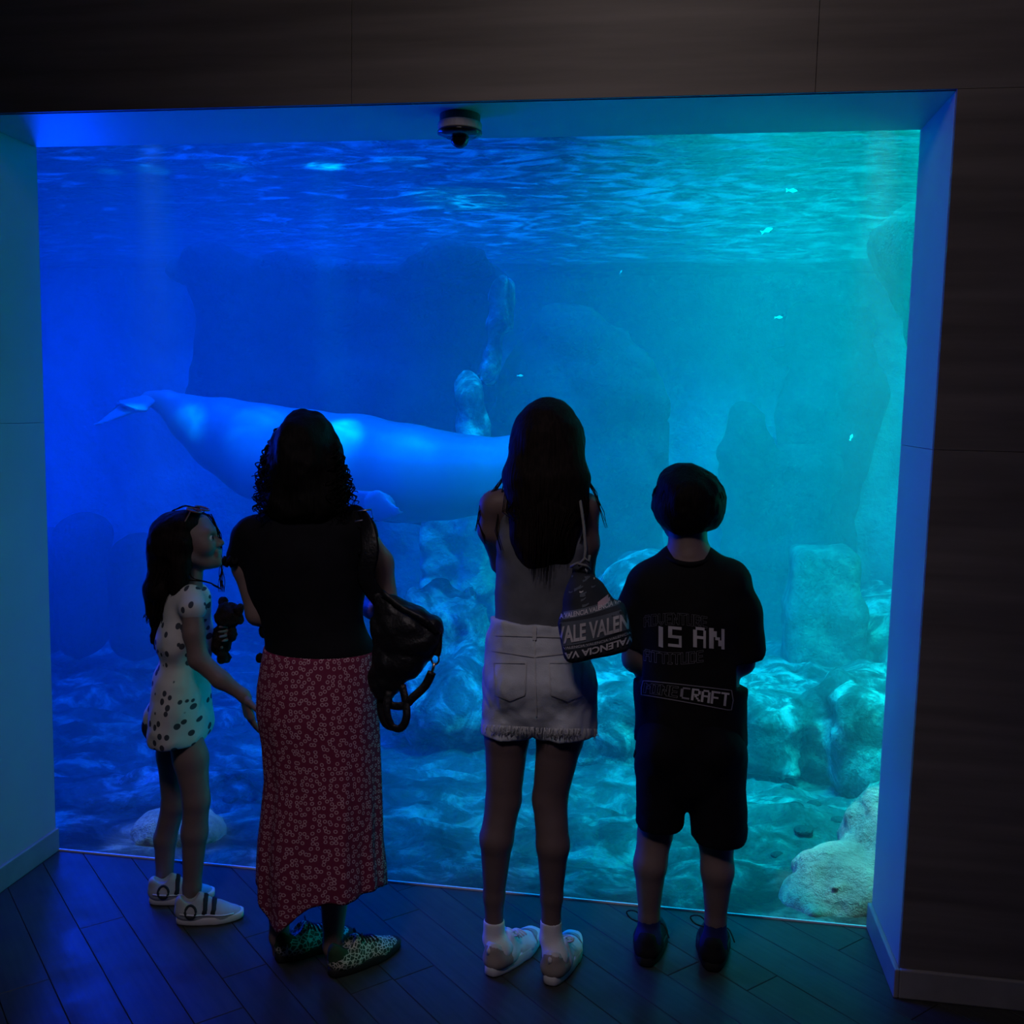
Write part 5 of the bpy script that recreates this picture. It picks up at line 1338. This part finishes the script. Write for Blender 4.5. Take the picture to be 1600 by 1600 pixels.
    for pts in ([(268, 850, -.04), (300, 904, -.07), (330, 912, -.06), (345, 920, -.05)], [(270, 870, -.05), (290, 906, -.08), (318, 908, -.06)], [(262, 820, 0), (270, 797, 0), (290, 790, 0), (312, 794, 0)], [(240, 930, 0), (232, 950, 0), (226, 966, 0)], [(236, 935, 0), (230, 958, 0), (236, 966, 0)]):
        for j in range(4): wavy([(x+rnd_.uniform(-2, 2), y+rnd_.uniform(-1, 1), d) for x, y, d in pts], 0.0012, 1.0)
    Vc = np.array(mb.v); n0 = len(V)
    mesh_obj('hair', np.concatenate([V, Vc]), [tuple(q) for q in Q]+[tuple(i+n0 for i in f) for f in mb.f], m_hair_brown, root)
    # sunglasses pushed up into the hair
    m_frame = plain('tortoise_frame', (0.22, 0.07, 0.06), 0.25, 0.5, vary=0.3, scale=80); m_lens = plain('dark_lens', (0.02, 0.02, 0.025), 0.08, 0.6, vary=0.05)
    sg = MB(); lens = []
    fwv, upv, latv = frame3(hf, hu)
    for s_ in (-1, 1):
        c = hc+(fwv*0.40+latv*0.36*s_+upv*1.02)*hr; a1 = latv; a2 = unit(fwv*0.85-upv*0.40)
        ring = [c+(a1*math.cos(w)*0.30+a2*math.sin(w)*0.24)*hr for w in np.linspace(0, 6.283, 19)[:-1]]
        sg.tube(ring, 0.0028, 6, closed=True); lens.append(ring)
        sg.tube([c+latv*s_*0.30*hr, hc+(fwv*0.1+latv*0.82*s_+upv*0.55)*hr, hc+(fwv*-0.2+latv*0.84*s_+upv*0.25)*hr], 0.0022, 5)
    sg.tube([hc+(fwv*0.42+upv*1.04-latv*0.07)*hr, hc+(fwv*0.44+upv*1.06)*hr, hc+(fwv*0.42+upv*1.04+latv*0.07)*hr], 0.0025, 6)
    go = sg.build('sunglasses', m_frame, root)
    for ring in lens: mesh_obj('lens', ring, [tuple(range(18))], m_lens, go)
    # trainers with two straps
    m_strap = cloth('dark_strap', (0.03, 0.035, 0.04))
    for heel, ang in ((on_z(276, 1442), 1.18), (on_z(234, 1411), 1.15)):
        o, q, f, l, u, over, beside, patch = shoe(root, heel, ang, 0.20, 0.082, 0.085, m_kidshoe, m_solewhite, 0.024)
        for k in range(2):
            a = 0.44+0.13*k; h = 0.74-0.16*k; mb = MB()
            mb.tube([beside(a-0.02, -1, 0.42, 0.001)]+[over(a, w_, 0.001) for w_ in np.linspace(-0.38, 0.38, 9)]+[beside(a-0.02, 1, 0.42, 0.001)], 0.008, 8, flat=((f[0]*0.3, f[1]*0.3, 1), 0.3)); mb.build('strap', m_strap, o)
        for sd in (-1, 1): mb = MB(); mb.tube([beside(0.22+0.08*math.cos(w), sd, 0.56+0.20*math.sin(w), 0.001) for w in np.linspace(0, 6.283, 17)[:-1]], 0.004, 5, closed=True); mb.build('side_ring', m_strap, o)
        for sd in (-1, 1): mb = MB(); mb.tube([beside(t_, sd, 0.50-0.2*t_, 0.001) for t_ in np.linspace(0.06, 0.86, 14)], 0.003, 5); mb.build('piping', m_solewhite, o)
    return root, F
girl, FGl = build_girl()

# the soft toy in her arm
def build_toy():
    F = Fig(2.90); P = F.P
    m_fur = plain('brown_fur', (0.03, 0.02, 0.015), 0.95, 0.1, 0.9, 260, 0.4, 60)
    root = empty('plush_toy', P(352, 1030))
    tag(root, 'fuzzy dark soft toy held against the spotted white shirt', 'soft toy')
    solid_obj('toy_body', [F.B((345, 1002, 0), (17, 20, 26), 8), F.B((356, 962, 0), (21, 22, 22), 8), F.B((370, 968, 0), (10, 11, 9), 6)], 0.004, m_fur, root, (0.006, 55, 3))
    for n_, c, r_ in (('ear', (373, 953, -.01), (9, 6, 10)), ('ear', (350, 942, .02), (9, 6, 9)), ('arm', (362, 992, -.02), (8, 9, 14)), ('leg', (346, 1026, -.02), (8, 10, 11)), ('leg', (352, 1028, .03), (8, 10, 11))):
        solid_obj(n_, [F.B(c, r_, 4)], 0.004, m_fur, root, (0.005, 55, 3))
    return root
build_toy()
# ------------------------------------------------------------------ whale
m, nt, N, L, b, out = nodes('whale_skin')
tc = N.new('ShaderNodeTexCoord'); nz = N.new('ShaderNodeTexNoise'); nz.inputs['Scale'].default_value = 2.5; nz.inputs['Detail'].default_value = 5; L.new(tc.outputs['Object'], nz.inputs['Vector'])
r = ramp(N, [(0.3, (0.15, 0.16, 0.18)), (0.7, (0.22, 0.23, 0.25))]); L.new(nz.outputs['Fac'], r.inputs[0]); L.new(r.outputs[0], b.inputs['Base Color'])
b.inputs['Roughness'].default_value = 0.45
m_whale = m
def build_whale():
    F = Fig(5.6); P = F.P
    root = empty('whale', P(560, 800))
    tag(root, 'pale beluga-like whale swimming past with its tail raised', 'whale')
    sp = [(205, 632, 4), (235, 622, 9), (262, 630, 18), (300, 655, 36), (350, 680, 58), (410, 706, 74), (480, 722, 80), (560, 730, 80), (640, 740, 74), (700, 744, 65), (750, 742, 56), (800, 742, 50), (840, 748, 44), (868, 752, 36)]
    prims = F.C([(x, y, -0.0, r_) for x, y, r_ in sp], 20)
    prims += [F.B((815, 722, 0), (45, 50, 38), 25), F.L((860, 765, 0), 18, (898, 770, 0), 12, 14)]
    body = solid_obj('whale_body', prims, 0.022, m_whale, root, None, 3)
    # flukes: two thin blades, seen nearly edge on
    for sg in (-1, 1):
        tip = P(150, 664, 0)+unit(ray(150, 664))*sg*0.36; rootp = P(245, 618, 0)
        pr = [limb(rootp, 0.045, rootp+(tip-rootp)*0.5+np.array([0.04, 0, 0.025]), 0.09, 0.04, (0.35, 0, 1), 0.22), limb(rootp+(tip-rootp)*0.5+np.array([0.04, 0, 0.025]), 0.09, tip, 0.02, 0.04, (0.35, 0, 1), 0.22)]
        solid_obj('tail_fluke', pr, 0.012, m_whale, root)
    for sg in (-1, 1):
        a = P(610, 800, 0)+np.array([0, sg*0.16, 0.05]); c = P(575, 812, 0)+np.array([0, sg*0.42, 0.0])
        if sg < 0: a = P(560, 780, -.30); c = P(622, 800, -.42)
        solid_obj('flipper', [limb(a, 0.06, a+(c-a)*0.55, 0.095, 0.03, (0, 0.9, 0.4), 0.24), limb(a+(c-a)*0.55, 0.095, c, 0.03, 0.03, (0, 0.9, 0.4), 0.24)], 0.012, m_whale, root)
    for sg in (-1, 1):
        solid_obj('eye', [ball(P(848, 752, 0)+np.array([0, sg*0.135, 0]), 0.014, 0.004)], 0.004, m_iris, root)
    return root
build_whale()

# ------------------------------------------------------------------ small fish
m_fish = plain('silver_fish', (0.85, 0.85, 0.82), 0.3, 0.6, vary=0.1)
def fish(px, py, Y, ln, ang, label):
    s = ln*mpp(Y); c = at(px, py, Y)
    d = np.array([math.cos(ang), 0.25, math.sin(ang)]); d = unit(d); u = unit(np.array([-math.sin(ang), 0, math.cos(ang)]))
    root = empty('fish', c)
    tag(root, label, 'fish', 'small silver fish')
    V, Q = solid([limb(c-d*0.30*s, 0.08*s, c+d*0.05*s, 0.2*s, 0.04*s, np.cross(d, u), 0.5), limb(c+d*0.05*s, 0.2*s, c+d*0.42*s, 0.07*s, 0.04*s, np.cross(d, u), 0.5)], 0.05*s)
    mesh_obj('fish_body', V, Q, m_fish, root)
    t = c-d*0.30*s; n = np.cross(d, u)*0.01*s
    tri = [t, t-d*0.26*s+u*0.17*s, t-d*0.20*s, t-d*0.26*s-u*0.17*s]
    mesh_obj('tail_fin', [p+n for p in tri]+[p-n for p in tri], [(0, 1, 2), (0, 2, 3), (4, 6, 5), (4, 7, 6), (0, 4, 5, 1), (1, 5, 6, 2), (2, 6, 7, 3), (3, 7, 4, 0)], m_fish, root, smooth=False)
fish(1238, 298, 4.6, 17, 0.0, 'brightest silver fish, highest in the water')
fish(1199, 360, 4.6, 18, 0.4, 'tilted silver fish just under the ripples above the person in black shorts')
fish(1217, 496, 4.8, 12, 0.05, 'tiny silver fish over the tall shadowy rock column')
fish(813, 587, 4.8, 10, 0.0, 'tiny silver fish just above the head of the person in denim shorts')
fish(1330, 683, 4.6, 10, 1.2, 'tiny upright silver fish low beside the right window edge')
fish(970, 425, 5.0, 7, 1.1, 'tiniest silver fish, upright in the middle of the dim water')

# dark stones on the bed
rnd = random.Random(21)
k = 0
for px, py, rx in ((1243, 1268, 13), (1272, 1256, 12), (1310, 1288, 13), (1340, 1306, 14), (1255, 1308, 16), (1372, 1306, 9), (1215, 1345, 12), (1290, 1330, 10), (1230, 1225, 11)):
    p = on_z(px, py, -0.12); s = mpp(p[1])
    V, Q = solid([ball((0, 0, 0), (rx*s, rx*s*0.8, rx*s*0.45), 0.01)], rx*s*0.14, (rx*s*0.12, 0.35/(rx*s), 3))
    zb = float(bed_z(np.array([p[0]]), np.array([p[1]]))[0])
    o = mesh_obj('stone', V, Q, m_mid); o.location = (p[0], p[1], zb+rx*s*0.2)
    tag(o, 'small dark stone scattered on the tank bed in front of the ledge', 'stone', 'dark stones on the tank bed')

# ------------------------------------------------------------------ dome camera under the soffit
c = on_z(719, 180, ZT); c[2] = ZT
dc = empty('security_camera', c)
tag(dc, 'dome security camera fixed under the soffit above the window', 'camera')
m_cgrey = plain('camera_grey', (0.42, 0.40, 0.42), 0.5, 0.4, vary=0.05); m_cdark = plain('camera_black', (0.012, 0.012, 0.014), 0.12, 0.6, vary=0.1); m_cbase = plain('camera_mount', (0.10, 0.11, 0.11), 0.6, 0.3, vary=0.1)
mb = MB(); mb.lathe([(0.0, 0.0), (0.058, 0.0), (0.058, -0.022), (0.0, -0.022)], c); mb.build('mount', m_cbase, dc, False)
mb = MB(); mb.lathe([(0.0, -0.022), (0.061, -0.022), (0.063, -0.026), (0.063, -0.043), (0.060, -0.046), (0.0, -0.046)], c); mb.build('housing', m_cgrey, dc, False)
mb = MB(); mb.lathe([(0.0, -0.046), (0.064, -0.046), (0.064, -0.053), (0.045, -0.060), (0.0, -0.060)], c); mb.build('rim', m_cdark, dc)
mb = MB(); mb.lathe([(0.026, -0.056), (0.026, -0.066)]+[(0.026*math.cos(a), -0.066-0.026*math.sin(a)) for a in np.linspace(0.15, math.pi/2, 8)], c, 24); mb.build('dome', m_cdark, dc)
